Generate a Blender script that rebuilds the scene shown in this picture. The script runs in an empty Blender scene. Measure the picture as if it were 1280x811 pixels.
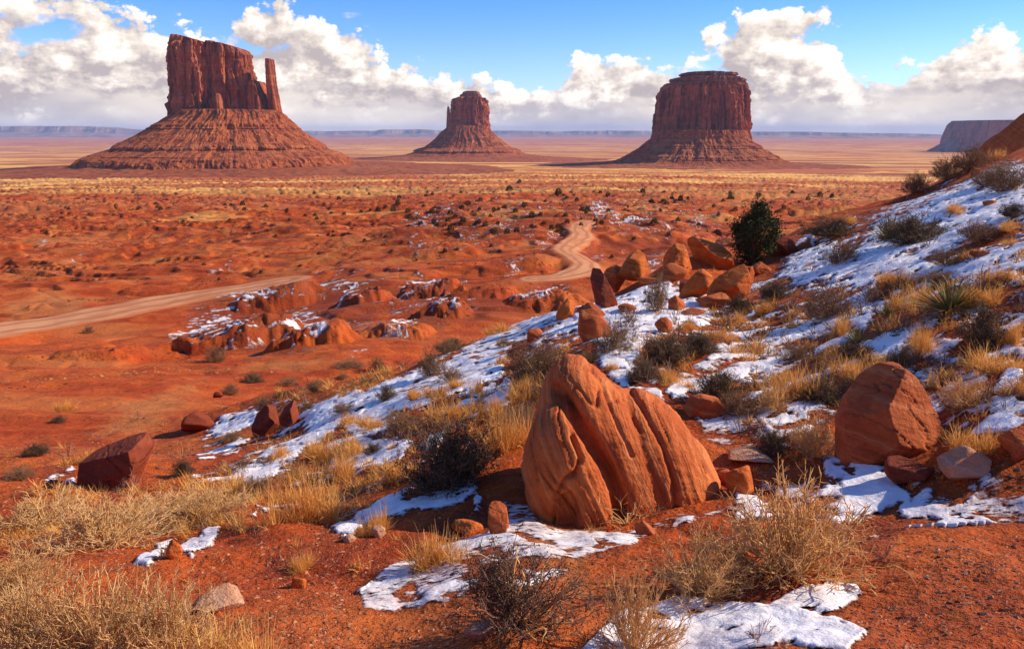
import bpy, math, random
import numpy as np

# ------------------------------------------------------------------ camera, sky, sun, exposure
scene = bpy.context.scene
COL = scene.collection
ZC = 2.2                                  # eye height above the ground under the photographer
FPX, CX, CY, HORIZON = 1000.0, 640.0, 405.5, 166.0
PITCH = math.atan((CY - HORIZON) / FPX)
SP, CP = math.sin(PITCH), math.cos(PITCH)

cam_data = bpy.data.cameras.new('camera')
cam = bpy.data.objects.new('camera', cam_data)
COL.objects.link(cam)
cam.location = (0, 0, ZC)
cam.rotation_euler = (math.pi / 2 - PITCH, 0, 0)
cam_data.sensor_width = 36.0
cam_data.lens = 36.0 * FPX / 1280.0
cam_data.clip_start = 0.1
cam_data.clip_end = 200000.0
scene.camera = cam

SUN_AZ, SUN_EL = math.radians(79), math.radians(31)     # azimuth clockwise from the view direction
SUN_DIR = (math.sin(SUN_AZ) * math.cos(SUN_EL), math.cos(SUN_AZ) * math.cos(SUN_EL), math.sin(SUN_EL))
sun_data = bpy.data.lights.new('sun', 'SUN')
sun_data.energy = 5.0
sun_data.angle = math.radians(0.5)
sun_data.color = (1.0, 0.88, 0.70)
sun = bpy.data.objects.new('sun', sun_data)
COL.objects.link(sun)
from mathutils import Vector
sun.rotation_euler = Vector(SUN_DIR).to_track_quat('Z', 'Y').to_euler()

vs = scene.view_settings
vs.view_transform = 'Standard'
try:
    vs.look = 'None'
except Exception:
    pass
vs.gamma = 1.0
vs.use_curve_mapping = False
vs.exposure = 0.32

cy = scene.cycles
cy.use_denoising = True
try:
    cy.denoiser = 'OPENIMAGEDENOISE'
except Exception:
    pass
cy.max_bounces = 5
cy.diffuse_bounces = 3
cy.glossy_bounces = 2
cy.transmission_bounces = 2
cy.volume_bounces = 0
cy.transparent_max_bounces = 8
cy.use_adaptive_sampling = True
cy.adaptive_threshold = 0.02


class NT:
    """short hand for node trees"""
    def __init__(self, tree):
        self.t = tree
        tree.nodes.clear()

    def n(self, kind, **kw):
        nd = self.t.nodes.new(kind)
        for k, v in kw.items():
            setattr(nd, k, v)
        return nd

    def link(self, a, b):
        self.t.links.new(a, b)

    def put(self, sock, v):
        if isinstance(v, bpy.types.NodeSocket):
            self.link(v, sock)
        else:
            sock.default_value = v

    def m(self, op, a, b=0.0, c=0.0, clamp=False):
        nd = self.n('ShaderNodeMath', operation=op, use_clamp=clamp)
        for i, v in enumerate((a, b, c)):
            if i < len(nd.inputs):
                self.put(nd.inputs[i], v)
        return nd.outputs[0]

    def mix(self, f, a, b, blend='MIX'):
        nd = self.n('ShaderNodeMix', data_type='RGBA', blend_type=blend)
        self.put(nd.inputs[0], f)
        self.put(nd.inputs[6], a if isinstance(a, bpy.types.NodeSocket) else (*a, 1.0))
        self.put(nd.inputs[7], b if isinstance(b, bpy.types.NodeSocket) else (*b, 1.0))
        return nd.outputs[2]

    def ss(self, x, lo, hi):
        nd = self.n('ShaderNodeMapRange', interpolation_type='SMOOTHSTEP', clamp=True)
        self.put(nd.inputs[0], x)
        self.put(nd.inputs[1], lo)
        self.put(nd.inputs[2], hi)
        return nd.outputs[0]

    def lin(self, x, lo, hi, a=0.0, b=1.0):
        nd = self.n('ShaderNodeMapRange', clamp=True)
        self.put(nd.inputs[0], x)
        nd.inputs[1].default_value, nd.inputs[2].default_value = lo, hi
        nd.inputs[3].default_value, nd.inputs[4].default_value = a, b
        return nd.outputs[0]

    def noise(self, vec, scale, detail=4.0, rough=0.55, dist=0.0, dim='3D'):
        nd = self.n('ShaderNodeTexNoise', noise_dimensions=dim)
        if vec is not None:
            self.link(vec, nd.inputs['Vector'])
        nd.inputs['Scale'].default_value = scale
        nd.inputs['Detail'].default_value = detail
        nd.inputs['Roughness'].default_value = rough
        nd.inputs['Distortion'].default_value = dist
        return nd.outputs[0]

    def xyz(self, x, y, z):
        nd = self.n('ShaderNodeCombineXYZ')
        for i, v in enumerate((x, y, z)):
            self.put(nd.inputs[i], v)
        return nd.outputs[0]

    def scalev(self, vec, s):
        nd = self.n('ShaderNodeVectorMath', operation='MULTIPLY')
        self.link(vec, nd.inputs[0])
        nd.inputs[1].default_value = s
        return nd.outputs[0]

    def curve(self, x, pts):
        nd = self.n('ShaderNodeFloatCurve')
        c = nd.mapping.curves[0]
        c.points[0].location = pts[0]
        c.points[1].location = pts[-1]
        for p in pts[1:-1]:
            c.points.new(*p)
        nd.mapping.update()
        self.put(nd.inputs[1], x)
        return nd.outputs[0]


# ---- the sky: Nishita air with a bank of cumulus over grey stratus
world = bpy.data.worlds.new('World')
scene.world = world
world.use_nodes = True
world.cycles.sampling_method = 'MANUAL'
world.cycles.sample_map_resolution = 256
W = NT(world.node_tree)
SKY_STRENGTH = 0.135
out = W.n('ShaderNodeOutputWorld')
bg = W.n('ShaderNodeBackground')
bg.inputs[1].default_value = SKY_STRENGTH
W.link(bg.outputs[0], out.inputs[0])
sky = W.n('ShaderNodeTexSky', sky_type='NISHITA', sun_disc=False)
sky.sun_elevation = SUN_EL
sky.sun_rotation = SUN_AZ
sky.altitude = 1600
sky.air_density = 1.0
sky.dust_density = 0.3
sky.ozone_density = 2.5
tc = W.n('ShaderNodeTexCoord')
sep = W.n('ShaderNodeSeparateXYZ')
W.link(tc.outputs['Generated'], sep.inputs[0])
dx, dy, dz = sep.outputs
az = W.m('ARCTAN2', dx, dy)               # radians, 0 = straight ahead
el = W.m('ARCSINE', dz)
U = W.m('MULTIPLY', az, 10.0)             # 1 unit = 0.1 rad
V = W.m('MULTIPLY', el, 10.0)
# height of the cloud tops round the horizon (degrees of the scan -> tenths of a radian)
TOP = [(-40, 1.6), (-32.6, 1.62), (-29, 1.62), (-24, 1.38), (-22, 1.25), (-18.7, 1.42), (-16.4, 1.58), (-14.5, 1.38),
       (-12, 1.30), (-9.6, 1.02), (-5.7, .80), (-3, .72), (0, .64), (3.4, .80), (7.4, 1.03), (10.8, .88),
       (13.7, 1.18), (17, 1.3), (21, 1.15), (24, .86), (27, .90), (30, 1.05), (33, 1.10), (40, 1.2)]
top = W.curve(W.lin(az, math.radians(-40), math.radians(40)),
              [((a + 40) / 80, h / 2) for a, h in TOP])
top = W.m('MULTIPLY', top, 2.0)
p = W.xyz(U, W.m('MULTIPLY', V, 1.35), 3.7)


def billow(vec):
    a = W.noise(vec, 0.85, 8.0, 0.56, 0.0, '2D')
    vo = W.n('ShaderNodeTexVoronoi', feature='F1', voronoi_dimensions='2D')
    W.link(vec, vo.inputs['Vector'])
    vo.inputs['Scale'].default_value = 2.1
    vo.inputs['Detail'].default_value = 4.0
    vo.inputs['Roughness'].default_value = 0.6
    b = W.m('SUBTRACT', 0.60, vo.outputs['Distance'])
    return W.m('ADD', a, W.m('MULTIPLY', b, 0.36))


def offs(vec, o):
    nd = W.n('ShaderNodeVectorMath', operation='ADD')
    W.link(vec, nd.inputs[0])
    nd.inputs[1].default_value = o
    return nd.outputs[0]


n0 = billow(p)
n1 = billow(offs(p, (0.13, 0.15, 0)))     # towards the sun (right and up)
n2 = W.noise(offs(W.scalev(p, (0.55, 1.3, 1)), (7.3, 3, 1)), 1.0, 4.0, 0.55, 0.0, '2D')
below = W.m('SUBTRACT', top, V)           # > 0 under the tops
dens = W.m('ADD', W.m('MULTIPLY', below, 2.5), W.m('MULTIPLY', W.m('SUBTRACT', n0, 0.47), 2.4))
alpha = W.ss(dens, 0.0, 0.24)
# blue holes between the bank and the strata
gap = W.ss(W.m('ADD', n2, W.m('MULTIPLY', W.m('SUBTRACT', n0, .5), 0.35)), 0.26, 0.36)
alpha = W.m('MULTIPLY', alpha, W.m('MAXIMUM', gap, W.ss(V, 0.75, 0.50)))
# a few loose wisps high up
wisp = W.noise(offs(W.scalev(p, (0.9, 1.9, 1)), (2.2, 9, 4)), 1.2, 6.0, 0.62, 0.0, '2D')
wa = W.m('MULTIPLY', W.ss(wisp, 0.68, 0.84), 0.6)
alpha = W.m('MAXIMUM', alpha, W.m('MULTIPLY', wa, W.ss(V, 2.4, 1.2)))
# light: the side towards the sun is white, undersides and deep folds go grey
relief = W.m('MULTIPLY', W.m('SUBTRACT', n0, n1), 2.3)
core = W.ss(dens, 0.35, 1.15)
shade = W.m('MULTIPLY', core, W.m('MULTIPLY', W.ss(n2, 0.62, 0.40), 0.55))
n3 = W.noise(offs(W.scalev(p, (2.0, 4.2, 1)), (3, 8, 0)), 1.0, 6.0, 0.6, 0.0, '2D')
relief = W.m('ADD', relief, W.m('MULTIPLY', W.m('MULTIPLY', W.m('SUBTRACT', n3, .5), 2.0), W.ss(V, 1.0, 0.35)))
lit = W.m('SUBTRACT', W.m('ADD', 0.74, relief), shade, clamp=True)
r = W.n('ShaderNodeValToRGB')
r.color_ramp.elements[0].position = 0.10
r.color_ramp.elements[0].color = (3.5, 3.0, 2.95, 1)
r.color_ramp.elements[1].position = 0.95
r.color_ramp.elements[1].color = (7.6, 6.95, 6.2, 1)
e = r.color_ramp.elements.new(0.55)
e.color = (5.6, 4.9, 4.35, 1)
W.link(lit, r.inputs[0])
# stratus near the horizon: smooth, cream where thin, grey-blue under rain
sn = W.noise(offs(W.scalev(p, (0.30, 0.95, 1)), (1.4, 5, 2)), 1.1, 4.0, 0.5, 0.0, '2D')
strat_col = W.mix(W.ss(sn, 0.38, 0.60), (3.9, 3.5, 3.55), (6.5, 5.75, 4.95))
cloud = W.mix(W.m('MULTIPLY', W.ss(W.m('ADD', V, W.m('MULTIPLY', W.m('SUBTRACT', n0, .55), .9)), 0.34, 0.06), .85), r.outputs[0], strat_col)
skyc = W.mix(1.0, sky.outputs[0], W.mix(W.ss(V, 0.3, 1.7), (.84, .95, 1.28), (.40, .72, 1.20)), 'MULTIPLY')
final = W.mix(alpha, skyc, cloud)
W.link(final, bg.inputs[0])

# ------------------------------------------------------------------ helpers
rng = random.Random(11)
nrg = np.random.default_rng(7)
_perm = nrg.permutation(256).astype(np.int32)
_perm = np.concatenate([_perm, _perm, _perm])
_ga = nrg.uniform(0, 2 * np.pi, 256)
_gx, _gy = np.cos(_ga).astype(np.float32), np.sin(_ga).astype(np.float32)


def perlin(x, y, seed=0):
    x = np.asarray(x, np.float64) + seed * 17.13
    y = np.asarray(y, np.float64) - seed * 9.71
    xi = np.floor(x); yi = np.floor(y)
    fx = (x - xi).astype(np.float32); fy = (y - yi).astype(np.float32)
    X = xi.astype(np.int64) & 255; Y = yi.astype(np.int64) & 255
    u = fx * fx * fx * (fx * (fx * 6 - 15) + 10)
    v = fy * fy * fy * (fy * (fy * 6 - 15) + 10)

    def g(ix, iy, ax, ay):
        h = _perm[_perm[ix & 255] + (iy & 255)]
        return _gx[h] * ax + _gy[h] * ay
    a = g(X, Y, fx, fy); b = g(X + 1, Y, fx - 1, fy)
    c = g(X, Y + 1, fx, fy - 1); d = g(X + 1, Y + 1, fx - 1, fy - 1)
    return ((a + u * (b - a)) + v * ((c + u * (d - c)) - (a + u * (b - a)))) * 1.5


def fbm(x, y, octaves=4, seed=0, gain=0.5):
    s, a, f, t = 0.0, 1.0, 1.0, 0.0
    for o in range(octaves):
        s = s + a * perlin(x * f, y * f, seed + o * 3)
        t += a
        a *= gain
        f *= 2.03
    return s / t


def noise3(p, scale, octaves=4, seed=0, gain=0.5):
    """cheap 3D-ish noise: three rotated planes"""
    q = np.asarray(p) * scale
    return (fbm(q[:, 0] + .31 * q[:, 2], q[:, 1] + .57 * q[:, 2], octaves, seed, gain)
            + fbm(q[:, 1] - .43 * q[:, 0], q[:, 2] + .29 * q[:, 0], octaves, seed + 11, gain)
            + fbm(q[:, 2] - .37 * q[:, 1], q[:, 0] + .41 * q[:, 1], octaves, seed + 23, gain)) / 1.9


def sstep(x, lo, hi):
    t = np.clip((x - lo) / (hi - lo), 0, 1)
    return t * t * (3 - 2 * t)


def ray(px, py):
    """pixel of the photograph -> (x, z) per metre of depth"""
    u, v = (px - CX) / FPX, (py - CY) / FPX
    k = CP - v * SP
    return u / k, (-SP - v * CP) / k


def P(px, py, D):
    a, t = ray(px, py)
    return np.array([a * D, D, ZC + t * D])


def tag(o, label=None, cat=None, group=None, kind=None):
    for k, v in (('label', label), ('category', cat), ('group', group), ('kind', kind)):
        if v:
            o[k] = v
    return o


def link(name, me, parent=None, mat=None):
    o = bpy.data.objects.new(name, me)
    COL.objects.link(o)
    if parent is not None:
        o.parent = parent
    if mat is not None and len(me.materials) == 0:
        me.materials.append(mat)
    return o


def empty(name, loc=(0, 0, 0), rz=0.0):
    o = bpy.data.objects.new(name, None)
    COL.objects.link(o)
    o.location = loc
    o.rotation_euler = (0, 0, rz)
    o.empty_display_size = 0.2
    return o


def mesh(name, verts, faces, smooth=True, attrs=None):
    """numpy mesh; faces = (n,4) or (n,3) int array, or a list of such arrays"""
    me = bpy.data.meshes.new(name)
    fl = faces if isinstance(faces, list) else [faces]
    fl = [np.asarray(f, np.int32) for f in fl if len(f)]
    verts = np.asarray(verts, np.float32)
    me.vertices.add(len(verts))
    me.vertices.foreach_set('co', verts.ravel())
    nl = sum(f.size for f in fl)
    npoly = sum(len(f) for f in fl)
    me.loops.add(nl)
    me.loops.foreach_set('vertex_index', np.concatenate([f.ravel() for f in fl]))
    me.polygons.add(npoly)
    counts = np.concatenate([np.full(len(f), f.shape[1], np.int32) for f in fl])
    starts = np.concatenate([[0], np.cumsum(counts)[:-1]]).astype(np.int32)
    me.polygons.foreach_set('loop_start', starts)
    me.polygons.foreach_set('use_smooth', np.full(npoly, smooth, bool))
    for k, v in (attrs or {}).items():
        at = me.attributes.new(k, 'FLOAT', 'POINT')
        at.data.foreach_set('value', np.asarray(v, np.float32))
    me.update(calc_edges=True)
    me.validate()
    return me


def grid_faces(nr, nc, wrap=False):
    i = np.arange(nr - 1)[:, None]
    j = np.arange(nc if wrap else nc - 1)[None, :]
    jn = (j + 1) % nc
    return np.stack([i * nc + j, i * nc + jn, (i + 1) * nc + jn, (i + 1) * nc + j], -1).reshape(-1, 4)


def new_mat(name):
    m = bpy.data.materials.new(name)
    m.use_nodes = True
    t = NT(m.node_tree)
    o = t.n('ShaderNodeOutputMaterial')
    b = t.n('ShaderNodeBsdfPrincipled')
    t.link(b.outputs[0], o.inputs[0])
    b.inputs['Roughness'].default_value = 0.9
    b.inputs['Specular IOR Level'].default_value = 0.15
    return m, t, b


def bump(t, b, h, strength, dist, prev=None):
    nd = t.n('ShaderNodeBump')
    nd.inputs['Strength'].default_value = strength
    nd.inputs['Distance'].default_value = dist
    t.link(h, nd.inputs['Height'])
    if prev is not None:
        t.link(prev, nd.inputs['Normal'])
    t.link(nd.outputs[0], b.inputs['Normal'])
    return nd.outputs[0]

# ------------------------------------------------------------------ terrain
# surveyed points: pixel of the photograph and depth in metres
CTRL = [
    # foreground
    (640, 811, 4.2), (1280, 811, 3.8), (0, 811, 4.4), (320, 790, 4.8), (960, 811, 4.0),
    (720, 665, 7.0), (905, 590, 8.6), (1000, 640, 7.3), (1120, 570, 8.2), (1280, 640, 6.3), (1280, 720, 4.9),
    (1280, 540, 7.6), (840, 700, 6.0), (500, 720, 6.1), (600, 600, 9.3), (500, 600, 10.0), (400, 640, 8.7),
    (200, 690, 7.1), (60, 670, 8.4), (130, 612, 12.5), (60, 630, 10.5), (300, 620, 10.0),
    # hillside behind the split boulder
    (760, 430, 14.5), (780, 500, 11.5), (870, 380, 23), (945, 332, 29), (1000, 332, 26), (1140, 300, 23), (1140, 350, 17),
    (1280, 330, 14), (1280, 230, 27), (1280, 188, 42), (1200, 217, 37), (1120, 252, 36), (1050, 268, 38), (1280, 450, 9.6),
    (1000, 450, 13.5), (1000, 540, 9.6), (1100, 420, 13.2), (900, 470, 12.6), (950, 400, 18), (1160, 470, 10.3),
    (880, 310, 33), (830, 335, 30), (760, 378, 26), (700, 392, 24.5), (640, 425, 20), (640, 470, 15), (700, 440, 15.5),
    (560, 470, 16.5), (560, 445, 20), (500, 500, 15.6), (480, 470, 21), (420, 520, 16), (400, 485, 23),
    (330, 498, 26), (345, 540, 18.5), (250, 545, 21.5), (300, 590, 13), (200, 570, 18), (220, 600, 13.5),
    (440, 570, 12), (100, 575, 17),
    # far side of the crest
    (1290, 182, 46), (40, 560, 21), (50, 500, 40), (50, 440, 72), (50, 412, 95), (240, 480, 50), (200, 535, 25),
    (150, 500, 41), (300, 460, 62), (420, 440, 66), (560, 410, 80), (640, 388, 92), (700, 352, 116), (600, 352, 119),
    (720, 320, 142), (728, 285, 190), (560, 300, 180), (400, 330, 155), (150, 350, 143), (0, 370, 124), (250, 380, 117),
    (0, 300, 230), (250, 300, 222), (0, 250, 480), (300, 250, 460), (600, 250, 420), (850, 250, 415), (780, 265, 300),
    (1000, 245, 480), (480, 360, 112), (860, 300, 185), (400, 400, 92), (520, 390, 92), (330, 430, 76),
]
cpt = [P(*c) for c in CTRL]
HID = [  # x, y, z of ground that the crests hide
    (-2, 55, -16), (8, 48, -12), (16, 60, -15), (30, 70, -15), (48, 75, -10), (6, 90, -18.5), (25, 110, -20), (60, 120, -17),
    (90, 150, -16), (20, 160, -22), (60, 220, -24), (120, 260, -24), (-9, 38, -12), (-10, 50, -14.5),
    (0, 1.0, 0.05), (-1.5, .6, 0.0), (1.5, .6, .15), (0, -3, .1), (-6, 0, -.5), (-12, 2, -1.2), (-40, 5, -8), (-90, 10, -18),
    (-25, 14, -5.2), (6, 0, .55), (14, 2, 1.6), (14, 9, .9), (30, 12, 3.5), (60, 20, 6), (60, 45, 5), (42, 42, 2.6), (0, -15, .6), (0, -50, 1), (-40, -40, -3),
    (40, -40, 5), (0, -120, 0), (100, -60, 6), (120, 40, 5), (-100, -80, -12),
]
zv = np.array([c[2] for c in cpt] + [h[2] for h in HID])
xs = np.array([c[0] for c in cpt] + [h[0] for h in HID])
ys = np.array([c[1] for c in cpt] + [h[1] for h in HID])
FAR = [(520, -40), (1000, -56), (1500, -76), (2200, -100), (3000, -117), (4200, -131), (8000, -176), (20000, -190), (70000, -200)]
fx, fy, fz = [], [], []
for r_, z_ in FAR:
    step = 12 if r_ < 1200 else 24
    for d in range(-180, 180, step):
        if r_ == 520 and abs(d) < 40:
            continue
        fx.append(r_ * math.sin(math.radians(d))); fy.append(r_ * math.cos(math.radians(d))); fz.append(z_)
xs = np.concatenate([xs, fx]); ys = np.concatenate([ys, fy]); zv = np.concatenate([zv, fz])
rr = np.hypot(xs, ys)


def feat(x, y):
    r = np.hypot(x, y)
    return np.stack([2.4 * x / r, 2.4 * y / r, np.log(r + 0.7)], -1)


cf = feat(xs, ys)
cd = np.linalg.norm(cf[:, None] - cf[None], axis=-1)
tv = (zv - ZC) / (rr + 0.7)
t_lin = np.linalg.lstsq(np.c_[cf, np.ones(len(cf))], tv, rcond=None)[0]
RC = 0.12
wts = np.linalg.solve(np.sqrt(cd ** 2 + RC ** 2) + 0.003 * np.eye(len(cd)), tv - np.c_[cf, np.ones(len(cf))] @ t_lin)


def base_z(x, y):
    sh = x.shape
    x = x.ravel(); y = y.ravel()
    o = np.empty(len(x))
    for s in range(0, len(x), 60000):
        f = feat(x[s:s + 60000], y[s:s + 60000])
        d2 = (f ** 2).sum(1)[:, None] + (cf ** 2).sum(1)[None] - 2 * f @ cf.T
        o[s:s + 60000] = np.sqrt(np.maximum(d2, 0) + RC ** 2) @ wts + np.c_[f, np.ones(len(f))] @ t_lin
    return (o * (np.hypot(x, y) + 0.7) + ZC).reshape(sh)


fine = np.radians(np.linspace(-42, 42, 1001))
coarse = np.radians(np.linspace(42, 318, 72)[1:-1])
AZ = np.concatenate([fine, coarse])
NF = len(fine)


def seg(a, b, n):
    return np.exp(np.linspace(math.log(a), math.log(b), n, endpoint=False))


RR = np.concatenate([seg(1.0, 3, 40), seg(3, 20, 430), seg(20, 60, 210), seg(60, 400, 340), seg(400, 3000, 150),
                     seg(3000, 65000, 60)])
NR, NA = len(RR), len(AZ)
LR = np.log(RR)
# base surface on a thinned grid, then interpolated
ri = np.unique(np.concatenate([np.arange(0, NR, 5), [NR - 1]]))
ai = np.unique(np.concatenate([np.arange(0, NF, 8), np.arange(NF - 1, NA)]))
bz = base_z(RR[ri][:, None] * np.sin(AZ[ai])[None], RR[ri][:, None] * np.cos(AZ[ai])[None])
tmp = np.stack([np.interp(AZ, AZ[ai], row) for row in bz])
BASE = np.stack([np.interp(LR, LR[ri], tmp[:, j]) for j in range(NA)], 1)
GX = RR[:, None] * np.sin(AZ)[None]
GY = RR[:, None] * np.cos(AZ)[None]
GR = np.broadcast_to(RR[:, None], GX.shape)
H = BASE.copy()


def lookup(field, x, y):
    """bilinear value of a grid field at world x, y (inside the fine fan)"""
    x = np.asarray(x, float); y = np.asarray(y, float)
    a = np.arctan2(x, y); r = np.log(np.maximum(np.hypot(x, y), 1.01))
    fa = np.interp(a, AZ[:NF], np.arange(NF)); fr = np.interp(r, LR, np.arange(NR))
    ia = np.clip(fa.astype(int), 0, NF - 2); ir = np.clip(fr.astype(int), 0, NR - 2)
    u = fa - ia; v = fr - ir
    return ((field[ir, ia] * (1 - u) + field[ir, ia + 1] * u) * (1 - v)
            + (field[ir + 1, ia] * (1 - u) + field[ir + 1, ia + 1] * u) * v)


def hit(px, py, rmin=1.5, rmax=60000, field=None):
    """where the sight line of a pixel meets the ground"""
    field = H if field is None else field
    a, t = ray(px, py)
    k = math.hypot(a, 1.0)
    rs = np.exp(np.linspace(math.log(rmin), math.log(rmax), 3000))
    x = rs * a / k; y = rs / k
    zr = ZC + t * y
    zg = lookup(field, x, y)
    b = np.nonzero(zg >= zr)[0]
    i = b[0] if len(b) else int(np.argmin(zr - zg))
    if i > 0 and len(b):
        d0 = zr[i - 1] - zg[i - 1]; d1 = zr[i] - zg[i]
        f = d0 / (d0 - d1 + 1e-12)
        r = rs[i - 1] + (rs[i] - rs[i - 1]) * f
    else:
        r = rs[i]
    X, Y = r * a / k, r / k
    return np.array([X, Y, float(lookup(field, X, Y))])


# --- eroded knolls in the valley: (px, py of foot, rmin, half width px, height px, depth factor, lean)
KNOLLS = [
    (285, 432, 45, 92, 56, .55), (385, 432, 45, 62, 50, .6), (335, 380, 60, 62, 30, .6), (448, 380, 60, 50, 32, .6),
    (540, 366, 60, 46, 30, .6), (548, 394, 50, 46, 34, .55), (505, 420, 45, 40, 22, .6), (600, 372, 60, 60, 22, .6),
    (690, 386, 60, 62, 30, .5), (470, 418, 45, 40, 20, .6), (100, 446, 40, 70, 22, .5), (180, 438, 45, 60, 14, .5),
    (640, 335, 90, 70, 16, .6), (540, 318, 100, 70, 16, .6), (800, 300, 100, 90, 20, .7), (470, 300, 120, 80, 10, .7),
    (680, 270, 160, 80, 9, .8), (230, 320, 100, 60, 10, .6), (130, 290, 120, 60, 9, .6), (860, 275, 120, 70, 10, .7),
    (60, 310, 120, 60, 10, .6), (560, 275, 150, 70, 8, .7), (380, 290, 150, 70, 8, .7),
]
for i, (px, py, rmin, hw, hp, df) in enumerate(KNOLLS):
    p0 = hit(px, py, rmin, 1500, BASE)
    D = p0[1]
    w = hw * D / FPX / CP
    h = .62 * hp * D / FPX
    dep = w * df * 1.7
    cxk, cyk = p0[0] * 1.0, p0[1] + dep * .62
    nr_, na_ = slice(*np.searchsorted(RR, [D * .6, D * 1.8])), slice(*np.searchsorted(AZ[:NF], [math.atan2(cxk - 1.6 * w, cyk), math.atan2(cxk + 1.6 * w, cyk)]))
    x = GX[nr_, na_]; y = GY[nr_, na_]
    wx = fbm(x / w * 1.5, y / w * 1.5, 3, 40 + i) * .35 * w
    wy = fbm(x / w * 1.5 + 9, y / w * 1.5, 3, 60 + i) * .35 * w
    dxk, dyk = (x - cxk + wx) / w, (y - cyk + wy) / dep
    # ridge crest leans to the right: shallow left face, steeper right
    dxk = dxk + .0
    d = np.sqrt(dxk ** 2 + dyk ** 2)
    ang = np.arctan2(dyk, dxk)
    gul = fbm(ang * 2.6 + i, d * .9, 3, 70 + i)
    q = np.clip(1 - d * (1 + .30 * gul * sstep(d, .1, .5)), 0, 1)
    ridge = np.minimum((dxk + 1.15) / 1.5, (1.0 - dxk) / .62)
    prof = np.clip(np.minimum(ridge, 1.15 - 1.1 * np.abs(dyk + .12 * gul) ** 1.4), 0, 1) * sstep(q, 0, .22)
    prof = prof * (1 + .18 * gul)
    crag = np.abs(fbm(x / w * 6, y / w * 6, 4, 80 + i))
    prof = prof + (.16 * crag + .10 * fbm(x / w * 2.5, y / w * 2.5, 3, 90 + i)) * sstep(q, .05, .3)
    # thin hard beds stand out on the flanks
    pl_ = prof * 7
    prof = .6 * prof + .4 * (np.floor(pl_) + sstep(pl_ - np.floor(pl_), .45, 1)) / 7
    H[nr_, na_] += h * np.maximum(prof, 0)

# --- roughness, octave by octave, only where the grid can carry it
GRID_STEP = np.maximum(np.gradient(RR)[:, None], GR * math.radians(84 / 1000))


def band(lam, amp, rlo, rhi, seed, ridged=False, aniso=1.0):
    m = (RR > rlo * .5) & (RR < rhi * 2)
    x = GX[m]; y = GY[m]
    n = perlin(x / lam, y / (lam * aniso), seed)
    if ridged:
        n = .5 - 2 * np.abs(n)
    wgt = sstep(GR[m], rlo * .5, rlo) * (1 - sstep(GR[m], rhi, rhi * 2)) * sstep(lam / GRID_STEP[m], 1.6, 3.5)
    H[m] += amp * n * wgt


band(.10, .007, 1, 12, 1); band(.23, .016, 1, 30, 2); band(.5, .03, 1, 60, 3); band(1.1, .07, 1, 120, 4)
band(2.6, .15, 2, 60, 5); band(6, .20, 9, 80, 6); band(3.2, .07, 60, 400, 8, True); band(7, .10, 70, 600, 9, True, .5)
band(17, .30, 80, 900, 10); band(45, .9, 120, 1600, 11, True, .45); band(110, 2.4, 240, 3000, 12, True, .6)
band(300, 2.5, 600, 9000, 13, True); band(900, 4.0, 1500, 30000, 14)

# --- ledges: the strata of the middle valley weather in steps
m = (RR > 48) & (RR < 700)
wx_, wy_ = fbm(GX[m] / 40, GY[m] / 40, 3, 131) * 14, fbm(GX[m] / 40 + 7, GY[m] / 40, 3, 132) * 14
gl_ = np.abs(perlin((GX[m] + wx_) / 26, (GY[m] + wy_) / 38, 133)); gl2 = np.abs(perlin((GX[m] + wy_) / 9, (GY[m] + wx_) / 13, 134))
gw_ = sstep(GR[m], 50, 90) * (1 - sstep(GR[m], 350, 700))
H[m] -= gw_ * (.75 * np.exp(-(gl_ / .05) ** 2) * sstep(wx_, -3, 6) + .22 * np.exp(-(gl2 / .07) ** 2) * sstep(wy_, -2, 5))
m = (RR > 50) & (RR < 2600)
led = fbm(GX[m] / 80, GY[m] / 50, 5, 33, .55) * 6 + GY[m] / 110 - BASE[m] / 5
fl = np.floor(led)
st = fl + sstep(led - fl, .80, 1.0) - led
lw = (.45 * sstep(GR[m], 50, 80) + .55 * sstep(GR[m], 110, 220)) * (1 - sstep(GR[m], 1500, 2600))
LEDGE = np.zeros(H.shape)
LEDGE[m] = sstep(led - fl, .72, .86) * sstep(fbm(GX[m] / 35, GY[m] / 20, 3, 35), -.25, .15) * lw
H[m] += st * lw * (.8 + GR[m] * .0022)

# --- fields painted on the ground (world-space outlines in azimuth / log distance)
WX = fbm(GX / .9, GY / .9, 4, 51)          # small ragged edges for everything near
WX2 = fbm(GX / .28 + 5, GY / .28, 3, 52)
WM = fbm(GX / 7, GY / 7, 4, 53)
EDGE = np.where(GR < 60, .55 * WX + .45 * WX2, WM)


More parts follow.
